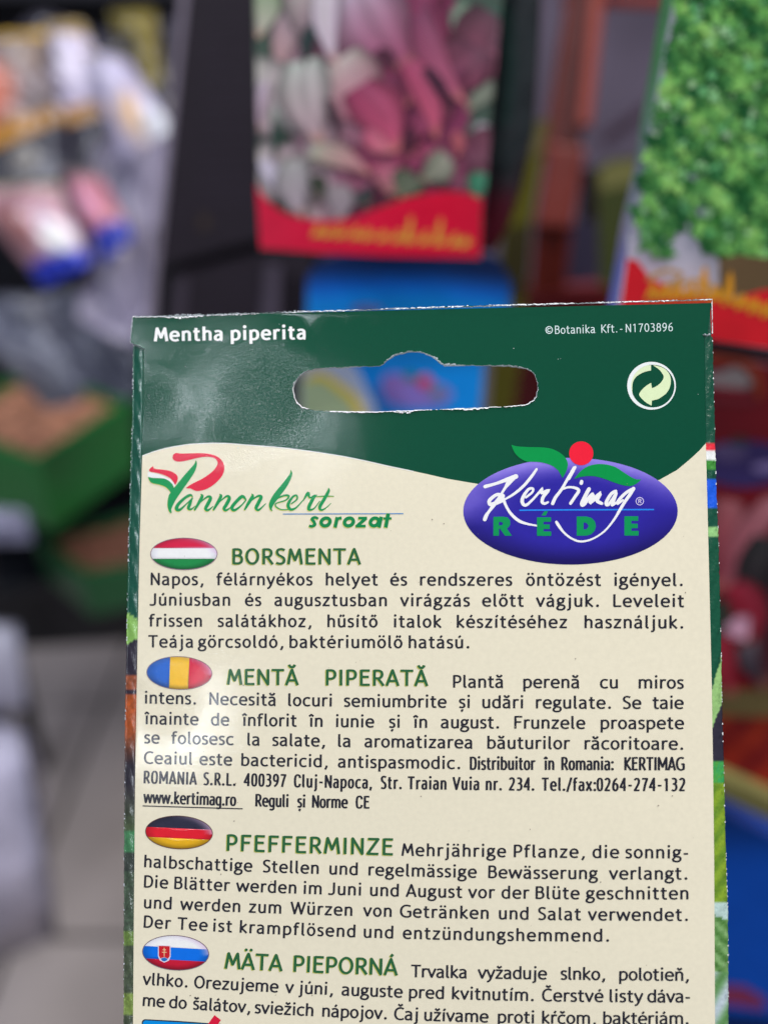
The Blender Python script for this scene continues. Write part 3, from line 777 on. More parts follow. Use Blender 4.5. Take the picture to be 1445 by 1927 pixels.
# R É D E
redeg = [z3([(447, 1003), (560, 1000), (620, 1008), (652, 1045), (656, 1095), (635, 1130), (612, 1145), (674, 1235), (590, 1235), (530, 1150), (515, 1150), (515, 1235), (447, 1235)]),
         z3([(985, 1008), (1158, 1008), (1158, 1062), (1065, 1062), (1065, 1097), (1142, 1097), (1142, 1152), (1065, 1152), (1065, 1183), (1160, 1183), (1160, 1237), (985, 1237)]),
         z3([(1040, 985), (1078, 932), (1120, 932), (1092, 985)]),
         z4([(155, 955), (270, 955), (330, 972), (370, 1015), (382, 1070), (365, 1125), (325, 1165), (270, 1181), (155, 1181)]),
         z4([(718, 952), (880, 952), (880, 1005), (800, 1005), (800, 1040), (875, 1040), (875, 1092), (800, 1092), (800, 1125), (885, 1125), (885, 1180), (718, 1180)])]
holes_ = {0: [z3([(515, 1065), (548, 1065), (568, 1082), (555, 1105), (515, 1110)])], 3: [z4([(235, 1025), (270, 1028), (298, 1066), (272, 1105), (235, 1110)])]}
for i, g in enumerate(redeg):
    flat_print('logo_letter', SH, g, (8, 148, 84), pk, 3 if i != 1 else 5, holes=holes_.get(i, []))
# registered mark
v_, t_ = glyph('R®', 'T', 62, 58)[1:3]
P_ = [SH.loc(1194.9 + x * 23.5, 951.6 - y * 23.5, 0.00006) for x, y in v_]
mesh_obj('registered_mark', P_, face_up(P_, t_), M_CARD, pk, lin((215, 205, 240), EX), True)

# oval flags: printed buttons with a shaded rim
def oval_flag(cx, cy, rx, ry, rot, bands, axis, label, rim=(70, 60, 90)):
    """bands = [(limit, colour)] across v (axis 'h') or u (axis 'v') in -1..1"""
    root = None
    ca, sa = math.cos(rot), math.sin(rot)
    lo = -1.001
    for bi, (hi, colr) in enumerate(bands):
        poly = []
        n = 80
        if axis == 'h':
            a0, a1 = math.asin(max(-1, lo)), math.asin(min(1, hi))
            right = [(math.cos(a0 + (a1 - a0) * k / 20), math.sin(a0 + (a1 - a0) * k / 20)) for k in range(21)]
            left = [(-u, v) for u, v in reversed(right)]
        else:
            a0, a1 = math.asin(max(-1, lo)), math.asin(min(1, hi))
            right = [(math.sin(a0 + (a1 - a0) * k / 20), math.cos(a0 + (a1 - a0) * k / 20)) for k in range(21)]
            left = [(u, -v) for u, v in reversed(right)]
        uv = right + left
        clean = []
        for p in uv:
            if not clean or math.hypot(p[0] - clean[-1][0], p[1] - clean[-1][1]) > 1e-3: clean.append(p)
        if math.hypot(clean[0][0] - clean[-1][0], clean[0][1] - clean[-1][1]) < 1e-3: clean.pop()
        px = [(cx + u * rx * ca - v * ry * sa, cy + u * rx * sa + v * ry * ca) for u, v in clean]
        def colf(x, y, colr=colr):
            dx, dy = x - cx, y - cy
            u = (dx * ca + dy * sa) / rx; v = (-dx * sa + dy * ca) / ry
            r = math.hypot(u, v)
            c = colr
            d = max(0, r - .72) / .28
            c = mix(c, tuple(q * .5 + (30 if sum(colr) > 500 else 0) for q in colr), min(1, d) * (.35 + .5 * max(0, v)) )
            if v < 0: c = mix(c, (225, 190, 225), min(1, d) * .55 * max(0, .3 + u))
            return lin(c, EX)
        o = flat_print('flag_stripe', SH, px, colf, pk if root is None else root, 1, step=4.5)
        if root is None:
            o.name = 'flag_emblem'; root = o; o['label'] = label
        lo = hi
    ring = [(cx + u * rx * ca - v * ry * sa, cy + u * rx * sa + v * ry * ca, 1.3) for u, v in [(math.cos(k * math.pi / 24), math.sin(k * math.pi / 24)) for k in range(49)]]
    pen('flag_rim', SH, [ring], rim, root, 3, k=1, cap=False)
    return root
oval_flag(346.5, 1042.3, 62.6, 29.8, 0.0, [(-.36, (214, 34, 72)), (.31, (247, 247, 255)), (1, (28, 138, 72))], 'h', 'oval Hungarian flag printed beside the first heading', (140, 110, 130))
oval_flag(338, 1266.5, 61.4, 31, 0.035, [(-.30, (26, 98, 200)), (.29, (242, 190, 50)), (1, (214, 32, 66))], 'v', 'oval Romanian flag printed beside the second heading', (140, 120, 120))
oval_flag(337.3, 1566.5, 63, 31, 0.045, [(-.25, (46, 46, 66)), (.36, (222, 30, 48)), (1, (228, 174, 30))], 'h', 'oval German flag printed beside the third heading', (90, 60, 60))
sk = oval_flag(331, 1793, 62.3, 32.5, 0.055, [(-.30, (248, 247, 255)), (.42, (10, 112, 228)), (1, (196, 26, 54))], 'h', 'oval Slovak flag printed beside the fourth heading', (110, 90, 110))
z8 = zm(250, 1740, 4.817)
flat_print('shield', SH, z8([(230, 185), (345, 188), (345, 290), (330, 325), (287, 345), (245, 322), (230, 285)]), (225, 215, 230), sk, 4)
flat_print('shield', SH, z8([(238, 192), (337, 195), (337, 285), (322, 308), (287, 295), (250, 306), (238, 280)]), (200, 34, 44), sk, 5)
flat_print('shield', SH, z8([(255, 308), (287, 298), (320, 310), (310, 325), (287, 334), (265, 325)]), (30, 110, 190), sk, 5)
pen('cross', SH, [z8([(287, 210, 7), (287, 290, 7)]), z8([(272, 228, 6), (302, 229, 6)]), z8([(266, 250, 6), (308, 251, 6)])], (240, 200, 150), sk, 6, cap=False)

# headings and body text (starts of the words as they stand on the panel)
HG = (44, 100, 62); YG = (196, 196, 90)
def head(words, starts, end, base, em):
    text_line('heading_text', SH, words, starts, end, base, em, pk, HG, tv=120, th=106, level=3, glow=(-1.3, 1.0, YG))
head(['BORSMENTA'], [437.6], 680, [(437, 1061.8), (680, 1062.2)], 42.0)
head(['MENTĂ', 'PIPERATĂ'], [427, 613], 806, [(427, 1288.5), (806, 1291)], 42.0)
head(['PFEFFERMINZE'], [426.5], 739.6, [(427, 1601), (580, 1605.5), (739, 1609.3)], 43.6)
head(['MÄTA', 'PIEPORNÁ'], [422.5, 552], 749, [(422, 1822.6), (560, 1829), (749, 1835.6)], 43.5)
E_ = 32.8
def body(t, starts, end, base, em=E_, **k):
    text_line('body_text', SH, t.split(), starts, end, base, em, pk, INK, level=1, **k)
body("Napos, félárnyékos helyet és rendszeres öntözést igényel.", [284, 407.7, 613, 734, 790, 989, 1155], 1284, [(284, 1101), (1284, 1102.8)])
body("Júniusban és augusztusban virágzás előtt vágjuk. Leveleit", [281.5, 461, 516.5, 752.4, 906.7, 1007.6, 1153], 1286.7, [(282, 1139.5), (1286, 1142.4)])
body("frissen salátákhoz, hűsítő italok készítéséhez használjuk.", [280.7, 409.8, 616, 740.8, 859, 1099], 1285, [(281, 1179), (1285, 1182.7)])
body("Teája görcsoldó, baktériumölő hatású.", [279.5, 372.4, 544.8, 768.6], 883, [(281, 1218.4), (883, 1220)])
body("Plantă perenă cu miros", [852, 984, 1128, 1200.7], 1286, [(852, 1294), (1286, 1296)])
body("intens. Necesită locuri semiumbrite și udări regulate. Se taie", [272.8, 394, 542.3, 647, 863, 907, 1007.6, 1171, 1227], 1286, [(273, 1324), (700, 1330.5), (1286, 1334)])
body("înainte de înflorit în iunie și în august. Frunzele proaspete", [271.5, 397, 455, 580.5, 632, 731.7, 776.5, 829, 967, 1129.3], 1286.7, [(273, 1363), (700, 1369), (1286, 1372)])
body("se folosesc la salate, la aromatizarea băuturilor răcoritoare.", [271.5, 322.6, 465.5, 512.4, 636, 685.6, 916.3, 1099], 1285, [(272, 1398.8), (700, 1406.3), (1285, 1411)])
body("Ceaiul este bactericid, antispasmodic.", [271, 375.3, 454, 635.7], 866, [(271, 1437), (560, 1443), (866, 1447.3)])
dk = dict(font='D', xs=.66, tv=120, th=98)
body("Distribuitor în Romania: KERTIMAG", [883.5, 1022, 1055.4, 1173.8], 1288, [(883, 1448.6), (1288, 1449.8)], em=34, **dk)
body("ROMANIA S.R.L. 400397 Cluj-Napoca, Str. Traian Vuia nr. 234. Tel./fax: 0264-274-132", [270.5, 382.8, 458.4, 553, 716, 767, 850.7, 913.4, 956.6, 1018.9, 1121.8], 1289, [(270, 1474), (640, 1483), (1289, 1488.7)], em=33.6, **dk)
body("www.kertimag.ro Reguli și Norme CE", [269.5, 480.4, 559.3, 587, 669], 695, [(270, 1511), (480, 1517.5), (695, 1521.5)], em=33, kw=1.08, track=0.0, **dk)
pen('underline', SH, [[(269, 1516.5, 2), (360, 1519.3, 2), (457, 1522, 2)]], INK, pk, 2, cap=False)
body("Mehrjährige Pflanze, die sonnig-", [755, 966, 1114, 1175.8], 1294, [(755, 1610.5), (980, 1613.4), (1294, 1615.6)])
body("halbschattige Stellen und regelmässige Bewässerung verlangt.", [271.5, 494.5, 619.5, 693, 918, 1144.7], 1293, [(271, 1632), (640, 1646), (1293, 1655.3)])
body("Die Blätter werden im Juni und August vor der Blüte geschnitten", [271, 328, 444, 571, 617, 696, 763, 880, 943, 1007, 1101], 1295, [(271, 1670), (640, 1684.3), (1295, 1692.5)])
body("und werden zum Würzen von Getränken und Salat verwendet.", [271, 338.8, 468, 546, 682.6, 752, 938, 1011.8, 1105], 1294, [(271, 1709), (640, 1723), (1294, 1733)])
body("Der Tee ist krampflösend und entzündungshemmend.", [270.5, 334, 401, 451, 684, 757.4], 1146, [(270, 1745.5), (640, 1763), (1146, 1772)])
body("Trvalka vyžaduje slnko, polotieň,", [773, 898, 1054, 1164], 1295.4, [(773, 1839), (980, 1842.6), (1295, 1846)])
body("vlhko. Orezujeme v júni, auguste pred kvitnutím. Čerstvé listy dáva-", [268, 365, 536, 562, 642.4, 769, 849.8, 1019, 1146, 1217], 1297, [(268, 1853), (700, 1875.5), (1297, 1886.5)])
body("me do šalátov, sviežich nápojov. Čaj užívame proti kŕčom, baktériám.", [268.6, 318, 363, 479, 606, 741, 797.7, 936, 1019, 1134], 1295, [(268, 1893), (680, 1916.5), (1295, 1928)])
# instruction pictogram starting at the lower edge of the view
flat_print('pictogram_frame', SH, z8([(85, 1060), (83, 885), (92, 866), (110, 857), (400, 872), (690, 893), (800, 900), (800, 1060)]), (36, 46, 62), pk, 1)
flat_print('pictogram_field', SH, z8([(95, 1060), (94, 885), (112, 868), (400, 884), (690, 903), (792, 910), (792, 1060)]), (0, 140, 222), pk, 2)
flat_print('pictogram_mark', SH, z8([(640, 960), (742, 820), (800, 866), (700, 1000)]), (214, 28, 62), pk, 3)
# tiny specks and scuffs of the worn print
sp = []
rnd = random.Random(21)
V = []; T = []
for i in range(70):
    x, y = rnd.uniform(275, 1320), rnd.uniform(600, 1920)
    if inside((x, y), hole): continue
    r = rnd.choice([.5, .6, .8, 1.3]); b = len(V)
    V += [SH.loc(x + r * math.cos(a) * rnd.uniform(.6, 1.6), y + r * math.sin(a), 0.00008) for a in (0, 1.2, 2.5, 3.8, 5.1)]
    T += [(b, b + 1, b + 2), (b, b + 2, b + 3), (b, b + 3, b + 4)]
sc = [lin((210, 222, 220), EX) if v.y > SH.loc(800, 880).y else lin((150, 140, 128), EX) for v in V]
o = mesh_obj('scuff_specks', V, face_up(V, T), M_CARD, pk, sc); o['kind'] = 'stuff'


# ================================================================== THE SHOP BEHIND IT
EXB = 0.6
def bprint(name, sh, outer, color, parent, level=0, holes=(), step=None, mat=None):
    return flat_print(name, sh, outer, color, parent, level, holes, step, mat or M_PRINT, base=0.00025, inc=0.00006)
def struct(o): o['kind'] = 'structure'; return o

# --- floor and far wall
V = [(-6, -3, 0), (6, -3, 0), (6, 6, 0), (-6, 6, 0), (-6, -3, -.05), (6, -3, -.05), (6, 6, -.05), (-6, 6, -.05)]
BOX = [(0, 1, 2, 3), (7, 6, 5, 4), (0, 4, 5, 1), (1, 5, 6, 2), (2, 6, 7, 3), (3, 7, 4, 0)]
fl = struct(mesh_obj('floor', V, BOX, new_mat('grout', rough=.9, color=(52, 48, 50), noise=(8, .2), coords='Object')))
def box(name, c, d, mat, parent=None, rz=0.0, col=None, M=None):
    v = [Vector((sx * d[0] / 2, sy * d[1] / 2, sz * d[2] / 2)) for sz in (1, -1) for sx, sy in ((-1, -1), (1, -1), (1, 1), (-1, 1))]
    Rm = Matrix.Rotation(rz, 3, 'Z')
    v = [Rm @ p + Vector(c) for p in v]
    o = mesh_obj(name, v, BOX, mat, parent, lin(col, EXB) if col else None)
    bv = o.modifiers.new('edge', 'BEVEL'); bv.width = min(d) * .12; bv.segments = 2
    return o
# floor tiles: each one a piece with a recessed joint
tile_me = None; rt = random.Random(4)
for i in range(-4, 3):
    for j in range(0, 7):
        if tile_me is None:
            o = box('floor_tile', (0, 0, 0), (.588, .588, .012), M_FLOOR); tile_me = o.data; first = o
            o.modifiers.clear(); o.parent = fl
        else:
            o = bpy.data.objects.new('floor_tile', tile_me); COL.objects.link(o); o.parent = fl
        o.location = (i * .6 + .25, j * .6 + .1, .006 + rt.uniform(-.0006, .0006)); o.rotation_euler = (rt.uniform(-.002, .002), rt.uniform(-.002, .002), 0)
wall = struct(box('wall', (0, 4.2, 1.5), (12, .12, 3.2), M_WALL))

# --- pillow shaped bags
def pillow(name, q, puff, colf, mat, parent=None, n=14, seed=0, crinkle=.25):
    """a filled bag between four corners (world points, in order round the outline)"""
    rn = random.Random(seed); a, b, c, d = q
    nrm_ = ((b - a).cross(d - a)).normalized()
    V = []; C = []; ph = [rn.uniform(0, 6) for _ in range(6)]
    for side in (1, -1):
        for i in range(n + 1):
            for j in range(n + 1):
                u, v = i / n, j / n
                e = (math.sin(math.pi * u) * math.sin(math.pi * v)) ** .45
                p = a * (1 - u) * (1 - v) + b * u * (1 - v) + c * u * v + d * (1 - u) * v
                cen = (a + b + c + d) / 4
                p = p + (cen - p) * .06 * (1 - abs(2 * u - 1) ** 2 * abs(2 * v - 1) ** 2) * 0
                wv = math.sin(9 * u + ph[0] + 4 * math.sin(6 * v + ph[1])) * math.sin(7 * v + ph[2] + 3 * math.sin(5 * u + ph[3]))
                p = p + nrm_ * side * puff * e * (1 + crinkle * wv) + nrm_ * side * .0004
                V.append(p); C.append(lin(colf(u, v), 0.74))
    m = (n + 1) ** 2; F_ = []
    for i in range(n):
        for j in range(n):
            k = i * (n + 1) + j
            F_.append((k, k + n + 1, k + n + 2, k + 1)); F_.append((m + k, m + k + 1, m + k + n + 2, m + k + n + 1))
    rim = [(i, 0) for i in range(n)] + [(n, j) for j in range(n)] + [(i, n) for i in range(n, 0, -1)] + [(0, j) for j in range(n, 0, -1)]
    for k in range(len(rim)):
        i0, j0 = rim[k]; i1, j1 = rim[(k + 1) % len(rim)]
        x, y = i0 * (n + 1) + j0, i1 * (n + 1) + j1
        F_.append((x, y, y + m, x + m))
    cen = sum(V, Vector()) / len(V)
    o = mesh_obj(name, [p - cen for p in V], F_, mat, parent, C, True)
    o.location = cen
    return o
def pq(pts, Z):
    return [world_pt(x, y, z) for (x, y), z in zip(pts, Z if isinstance(Z, (list, tuple)) else [Z] * 4)]

VG = 3.4e-4      # depth change of an upright sheet under this camera tilt
# --- the artichoke packet
AZ = Sheet(700, 240, 0.262, -2e-5, -2.3e-4)
ap = empty('seed_packet', AZ.M, 'seed packet picturing a purple artichoke above a red band', 'seed packet', 'hanging seed packets')
slab('packet_sheet', AZ, [(476, -60), (477, 0), (482, 200), (486, 400), (489, 470), (600, 478), (720, 484), (905, 489), (909, 400), (925, 200), (946, 0), (952, -60)], (84, 104, 92), ap, .0030, M_PRINT, side_col=(70, 30, 40))
za = zm(440, 0, 2.58)
def bract(items, sh, parent, name, z, lvl0=1, wf=1.35, clip=None):
    V = []; C = []; T = []
    for li, (bx, by, tx, ty, wd, c0, c1) in enumerate(items):
        L_ = math.hypot(tx - bx, ty - by); dx, dy = (tx - bx) / L_, (ty - by) / L_
        ns, nt = 7, 11; b = len(V)
        for i in range(nt):
            t = i / (nt - 1); prof = wf * ((.62 + .38 * math.sin(math.pi * min(1, t * 1.3))) * max(0, 1 - t ** 3.0) ** .75 + .02)
            for j in range(ns):
                s = (j / (ns - 1) - .5) * 2
                bend = .08 * L_ * math.sin(math.pi * t) * (1 if li % 2 else -1)
                x = bx + dx * L_ * t - dy * (s * wd / 2 * prof + bend); y = by + dy * L_ * t + dx * (s * wd / 2 * prof + bend)
                c = mix(c0, c1, t ** .7)
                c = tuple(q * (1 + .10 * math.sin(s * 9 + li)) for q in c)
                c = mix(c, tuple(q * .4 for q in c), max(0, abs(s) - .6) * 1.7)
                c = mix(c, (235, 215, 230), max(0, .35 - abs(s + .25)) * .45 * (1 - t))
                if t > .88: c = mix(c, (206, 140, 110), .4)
                (X, Y), = z([(x, y)])
                if clip: X = max(clip(Y)[0], min(clip(Y)[1], X))
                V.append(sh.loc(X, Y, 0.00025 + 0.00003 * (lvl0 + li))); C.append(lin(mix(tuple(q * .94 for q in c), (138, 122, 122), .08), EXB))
        for i in range(nt - 1):
            for j in range(ns - 1):
                k = b + i * ns + j; T.append((k, k + 1, k + ns + 1, k + ns))
    return mesh_obj(name, V, face_up(V, T), M_PRINT, parent, C, True)
BR = [
 (150, -80, 115, 190, 130, (120, 158, 110), (200, 190, 180)), (1240, 40, 1150, 300, 200, (40, 92, 78), (30, 82, 70)), (1150, 30, 1040, 180, 130, (120, 150, 125), (150, 165, 150)),
 (330, 20, 215, 390, 120, (180, 168, 182), (186, 140, 142)), (460, -120, 500, 350, 165, (246, 224, 246), (228, 196, 215)), (560, -60, 620, 190, 190, (180, 200, 178), (170, 150, 175)),
 (1060, -30, 760, 40, 110, (196, 150, 170), (208, 150, 140)), (380, 120, 350, 330, 70, (30, 52, 54), (40, 60, 58)),
 (600, -20, 870, 350, 350, (170, 158, 176), (162, 66, 106)), (880, 90, 1130, 520, 180, (110, 52, 84), (186, 92, 122)), (930, 330, 1050, 560, 90, (54, 24, 44), (50, 20, 40)),
 (1190, 260, 1260, 460, 110, (80, 90, 80), (170, 150, 132)), (1230, 380, 1130, 540, 100, (130, 140, 122), (120, 128, 112)),
 (840, 300, 980, 690, 170, (176, 72, 112), (204, 84, 116)), (600, 300, 790, 350, 110, (190, 90, 120), (92, 34, 62)), (520, 300, 800, 760, 420, (186, 172, 168), (172, 56, 96)),
 (330, 300, 430, 710, 250, (176, 190, 182), (178, 146, 160)), (480, 480, 640, 760, 120, (126, 56, 88), (140, 58, 92)), (150, 420, 130, 650, 84, (202, 186, 204), (186, 156, 176)),
 (205, 590, 190, 770, 66, (34, 60, 52), (46, 74, 60)), (870, 600, 840, 760, 110, (84, 24, 52), (76, 24, 48)), (600, 560, 780, 740, 170, (188, 78, 116), (214, 110, 130)),
 (360, 720, 680, 850, 120, (160, 168, 146), (196, 116, 130)), (780, 740, 850, 860, 110, (120, 46, 78), (150, 62, 92)), (960, 720, 960, 840, 90, (150, 60, 92), (214, 112, 146)),
 (1090, 620, 1080, 770, 100, (176, 84, 96), (190, 90, 100)), (1040, 760, 900, 880, 130, (150, 152, 134), (120, 122, 106)), (1215, 600, 1130, 930, 70, (200, 192, 204), (160, 160, 150)),
 (1210, 840, 1180, 970, 100, (56, 134, 98), (50, 120, 92)), (740, 810, 760, 950, 140, (192, 92, 124), (160, 110, 110)), (880, 850, 800, 960, 140, (86, 96, 78), (96, 106, 86)),
 (130, 780, 280, 1030, 80, (210, 202, 230), (196, 186, 206)), (290, 780, 335, 1060, 150, (172, 174, 172), (164, 146, 160)), (400, 850, 410, 970, 70, (44, 54, 44), (60, 66, 50)),
 (620, 920, 650, 1010, 110, (46, 48, 58), (60, 66, 60)), (500, 900, 510, 1080, 130, (156, 146, 150), (150, 134, 146))]
bprint('picture_ground', AZ, za(smooth_line([(300, -100), (900, -120), (1150, 120), (1180, 420), (1060, 760), (800, 960), (500, 960), (300, 720), (250, 300)], 4, True)), lambda x, y: lin(mix((150, 120, 130), (122, 52, 84), (x - 540) / 200), EXB), ap, 0, step=25)
keep = [b for b in BR if b[1] < 60 and b[0] < 500 or b[1] > 750 or b[0] > 1120 or (b[0] < 240)]
low = [b for b in keep if b[1] > 750]; back = [b for b in keep if b[1] <= 750]
rows = []; ra = random.Random(9); AX, AY = 850, 730
for rb, rt, n, wd in ((960, 470, 9, 300), (740, 330, 9, 270), (540, 210, 8, 230), (370, 110, 7, 170), (230, 40, 6, 110)):
    for k in range(n):
        a_ = 2 * math.pi * (k + ra.uniform(-.15, .15) + (.5 if rb in (720, 380) else 0)) / n
        sy = .42 if math.sin(a_) > 0 else 1.0; sx = .62 if math.cos(a_) > 0 else .92
        bx, by = AX + rb * math.cos(a_) * sx, AY + rb * math.sin(a_) * sy
        tx, ty = AX + rt * math.cos(a_ + ra.uniform(-.1, .1)) * sx, AY + rt * math.sin(a_) * sy
        xm = (bx + tx) / 2; p = max(0, min(1, (690 - xm) / 330 + ra.uniform(-.15, .25))); q = max(0, min(1, (xm - 960) / 200))
        c0 = mix(mix((118, 46, 80), (196, 206, 192), p), (84, 60, 70), q); c1 = mix(mix((158, 58, 94), (186, 148, 168), p), (150, 70, 98), q)
        rows.append((bx, by, tx, ty, wd * ra.uniform(.85, 1.1) * (.75 if sy < 1 else 1), c0, c1))
MAIN = [(600, -60, 875, 345, 330, (188, 172, 192), (150, 60, 96)), (690, 250, 800, 330, 60, (78, 32, 54), (70, 28, 48)), (900, 60, 1130, 510, 140, (118, 56, 88), (186, 88, 120)), (850, 300, 985, 680, 130, (168, 66, 104), (204, 84, 116)),
 (500, 290, 720, 620, 300, (206, 200, 190), (172, 80, 110)), (600, 420, 800, 740, 220, (150, 56, 92), (196, 76, 112)), (340, 290, 425, 710, 230, (184, 196, 186), (182, 148, 160)), (455, 480, 500, 700, 44, (70, 50, 58), (66, 40, 54)), (150, 400, 130, 640, 60, (202, 186, 204), (186, 156, 176)),
 (380, 730, 670, 850, 100, (170, 178, 154), (204, 128, 140)), (640, 640, 780, 740, 90, (186, 76, 112), (216, 120, 134)), (690, 800, 760, 940, 100, (176, 80, 112), (160, 104, 108)), (960, 720, 965, 830, 60, (150, 60, 92), (208, 110, 142)), (1080, 640, 1085, 760, 60, (170, 80, 92), (184, 88, 98))]
BR2 = back + rows + MAIN + [(380, 120, 350, 330, 50, (30, 52, 54), (40, 60, 58)), (930, 330, 1050, 560, 50, (54, 24, 44), (50, 20, 40)), (460, -120, 500, 330, 120, (240, 216, 240), (216, 186, 204)), (205, 590, 190, 770, 46, (34, 60, 52), (46, 74, 60)), (870, 620, 845, 750, 60, (74, 22, 46), (70, 24, 44))] + low
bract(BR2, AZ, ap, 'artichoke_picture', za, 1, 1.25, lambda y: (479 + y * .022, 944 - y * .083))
redcol = lambda x, y: lin(mix((236, 26, 60), (188, 10, 46), (x - 500) / 400), EXB)
bprint('red_band', AZ, za(smooth_line([(108, 885), (150, 960), (250, 1035), (400, 1068), (560, 1062), (700, 1010), (850, 958), (1000, 932), (1120, 936), (1206, 968)], 3) + [(1196, 1254), (720, 1242), (400, 1228), (128, 1206)]), redcol, ap, 55, step=18)
wr = random.Random(2)
scr = []
x = 390
while x < 1140:
    h_ = wr.choice([44, 50, 56, 120])
    y0 = 1120 + (x - 390) * .07
    scr.append(za([(x - 6, y0 + 26, 13), (x + 20, y0 + 26 - h_, 13), (x + 14, y0 + 20, 16), (x + 46, y0 - 2, 9)])); x += wr.choice([54, 60, 72])
pen('script_lettering', AZ, scr, (250, 186, 70), ap, 58, k=4, base=.00025, inc=.00006, mat=M_PRINT)

# --- further packets on the same hook, seen past the right edge; their shade is put into the near-black colour
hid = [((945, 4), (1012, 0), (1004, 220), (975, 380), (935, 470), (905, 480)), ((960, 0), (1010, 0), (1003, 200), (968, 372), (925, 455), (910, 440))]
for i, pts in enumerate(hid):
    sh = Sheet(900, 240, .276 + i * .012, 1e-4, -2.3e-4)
    e = empty('seed_packet', sh.M, 'packet edge with painted shade showing %s the artichoke packet on the same hook' % ('directly behind' if i == 0 else 'second behind'), 'seed packet', 'hanging seed packets')
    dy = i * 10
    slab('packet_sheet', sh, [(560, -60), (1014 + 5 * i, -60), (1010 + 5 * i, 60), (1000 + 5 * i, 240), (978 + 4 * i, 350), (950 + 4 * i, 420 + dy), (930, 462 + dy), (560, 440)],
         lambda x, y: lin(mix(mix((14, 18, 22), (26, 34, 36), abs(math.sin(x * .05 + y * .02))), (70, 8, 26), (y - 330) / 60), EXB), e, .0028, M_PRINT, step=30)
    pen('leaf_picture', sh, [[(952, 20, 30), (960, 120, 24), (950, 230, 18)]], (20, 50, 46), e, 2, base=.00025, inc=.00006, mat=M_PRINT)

# --- blue packet below, its oval logo seen through the hang hole
BZ = Sheet(770, 620, .365, 0, -2.2e-4)
bp_ = empty('seed_packet', BZ.M, 'bright blue seed packet with small purple oval logo seen through the hang hole', 'seed packet', 'hanging seed packets')
slab('packet_sheet', BZ, [(572, 900), (576, 620), (578, 520), (600, 492), (660, 476), (760, 468), (880, 470), (940, 488), (962, 530), (958, 590), (915, 640), (905, 760), (896, 900)],
     lambda x, y: lin(mix((4, 30, 76), (0, 118, 240), (y - 500 - 0.00035 * (x - 720) ** 2) / 60), EXB), bp_, .004, M_PRINT, step=16)  # navy at the top is the shadow under the artichoke packet, painted in
bprint('logo_oval', BZ, circ(785, 742, 66, 26, 30), (142, 120, 206), bp_, 1)
bprint('logo_oval', BZ, circ(742, 722, 26, 20, 20), (150, 118, 200), bp_, 2)
bprint('logo_berry', BZ, circ(799, 718, 15, 13, 16), (216, 66, 90), bp_, 4)
bprint('logo_leaf', BZ, circ(772, 708, 13, 8, 14), (52, 130, 110), bp_, 3)
bprint('logo_leaf', BZ, circ(822, 738, 14, 8, 14), (86, 140, 130), bp_, 3)
bprint('logo_oval', BZ, circ(690, 585, 30, 10, 20), (110, 110, 170), bp_, 1)
# a pale packet with a yellow arc in front of its left edge
PZ = Sheet(620, 760, .345, 0, -2.2e-4)
pp = empty('seed_packet', PZ.M, 'pale green packet with a yellow arc at the left end of the hang hole', 'seed packet', 'hanging seed packets')
slab('packet_sheet', PZ, [(566, 682), (600, 668), (650, 676), (674, 702), (706, 768), (730, 900), (560, 900)], (186, 196, 222), pp, .003, M_PRINT)
bprint('picture_field', PZ, [(568, 712), (590, 706), (625, 722), (660, 762), (676, 890), (566, 890)], (186, 204, 160), pp, 1)
pen('yellow_arc', PZ, [[(582, 712, 12), (606, 708, 14), (640, 730, 16), (672, 764, 18), (700, 860, 18)]], (255, 214, 70), pp, 3, base=.00025, inc=.00006, mat=M_PRINT)

# --- dark cardboard display tower
TZ = Sheet(400, 300, .50, -5e-5, -2.4e-4)
tw = empty('display_tower', TZ.M, 'tall dark purple cardboard display panel with framed openings left of the artichoke packet', 'display stand')
slab('side_panel', TZ, [(358, -80), (352, 0), (296, 520), (286, 700), (275, 900), (600, 900), (590, 500), (560, -80)], (36, 28, 40), tw, .012, M_BOARD,
     holes=[[(308, 502), (480, 452), (560, 446), (560, 474), (480, 480), (326, 520), (300, 700), (285, 700), (300, 560)],
            [(545, 520), (560, 520), (556, 700), (536, 700)]])
slab('edge_trim', TZ, [(345, -80), (359, -80), (353, 0), (297, 520), (287, 700), (270, 700), (280, 560), (308, 330)], (138, 128, 146), tw, .014, M_BOARD, h=.001)
slab('frame_rail', TZ, [(330, 528), (356, 522), (340, 700), (312, 700)], (66, 58, 72), tw, .006, M_BOARD, h=.002)
slab('frame_rail', TZ, [(500, 500), (528, 500), (520, 700), (484, 700)], (78, 70, 86), tw, .006, M_BOARD, h=.002)
BK = Sheet(440, 560, .56, 0, -2.4e-4)
slab('back_board', BK, [(290, 430), (600, 420), (600, 900), (270, 900)], (10, 10, 18), empty('display_backing', BK.M, 'black backing board inside the dark display panel openings', 'board'), .006, M_BOARD)
for i in range(13):
    y = 20 + i * 30
    pen('text_row', TZ, [[(388 - y * .05, y, 5), (468, y - 3, 5)]], (52, 43, 58), tw, 1, base=.0003, inc=.0001, mat=M_BOARD, cap=False)
bprint('printed_seal', TZ, circ(385, 418, 10, 14, 16), (66, 52, 44), tw, 3, mat=M_BOARD)
bprint('printed_seal', TZ, circ(335, 410, 16, 18, 16), (38, 30, 42), tw, 3, mat=M_BOARD)

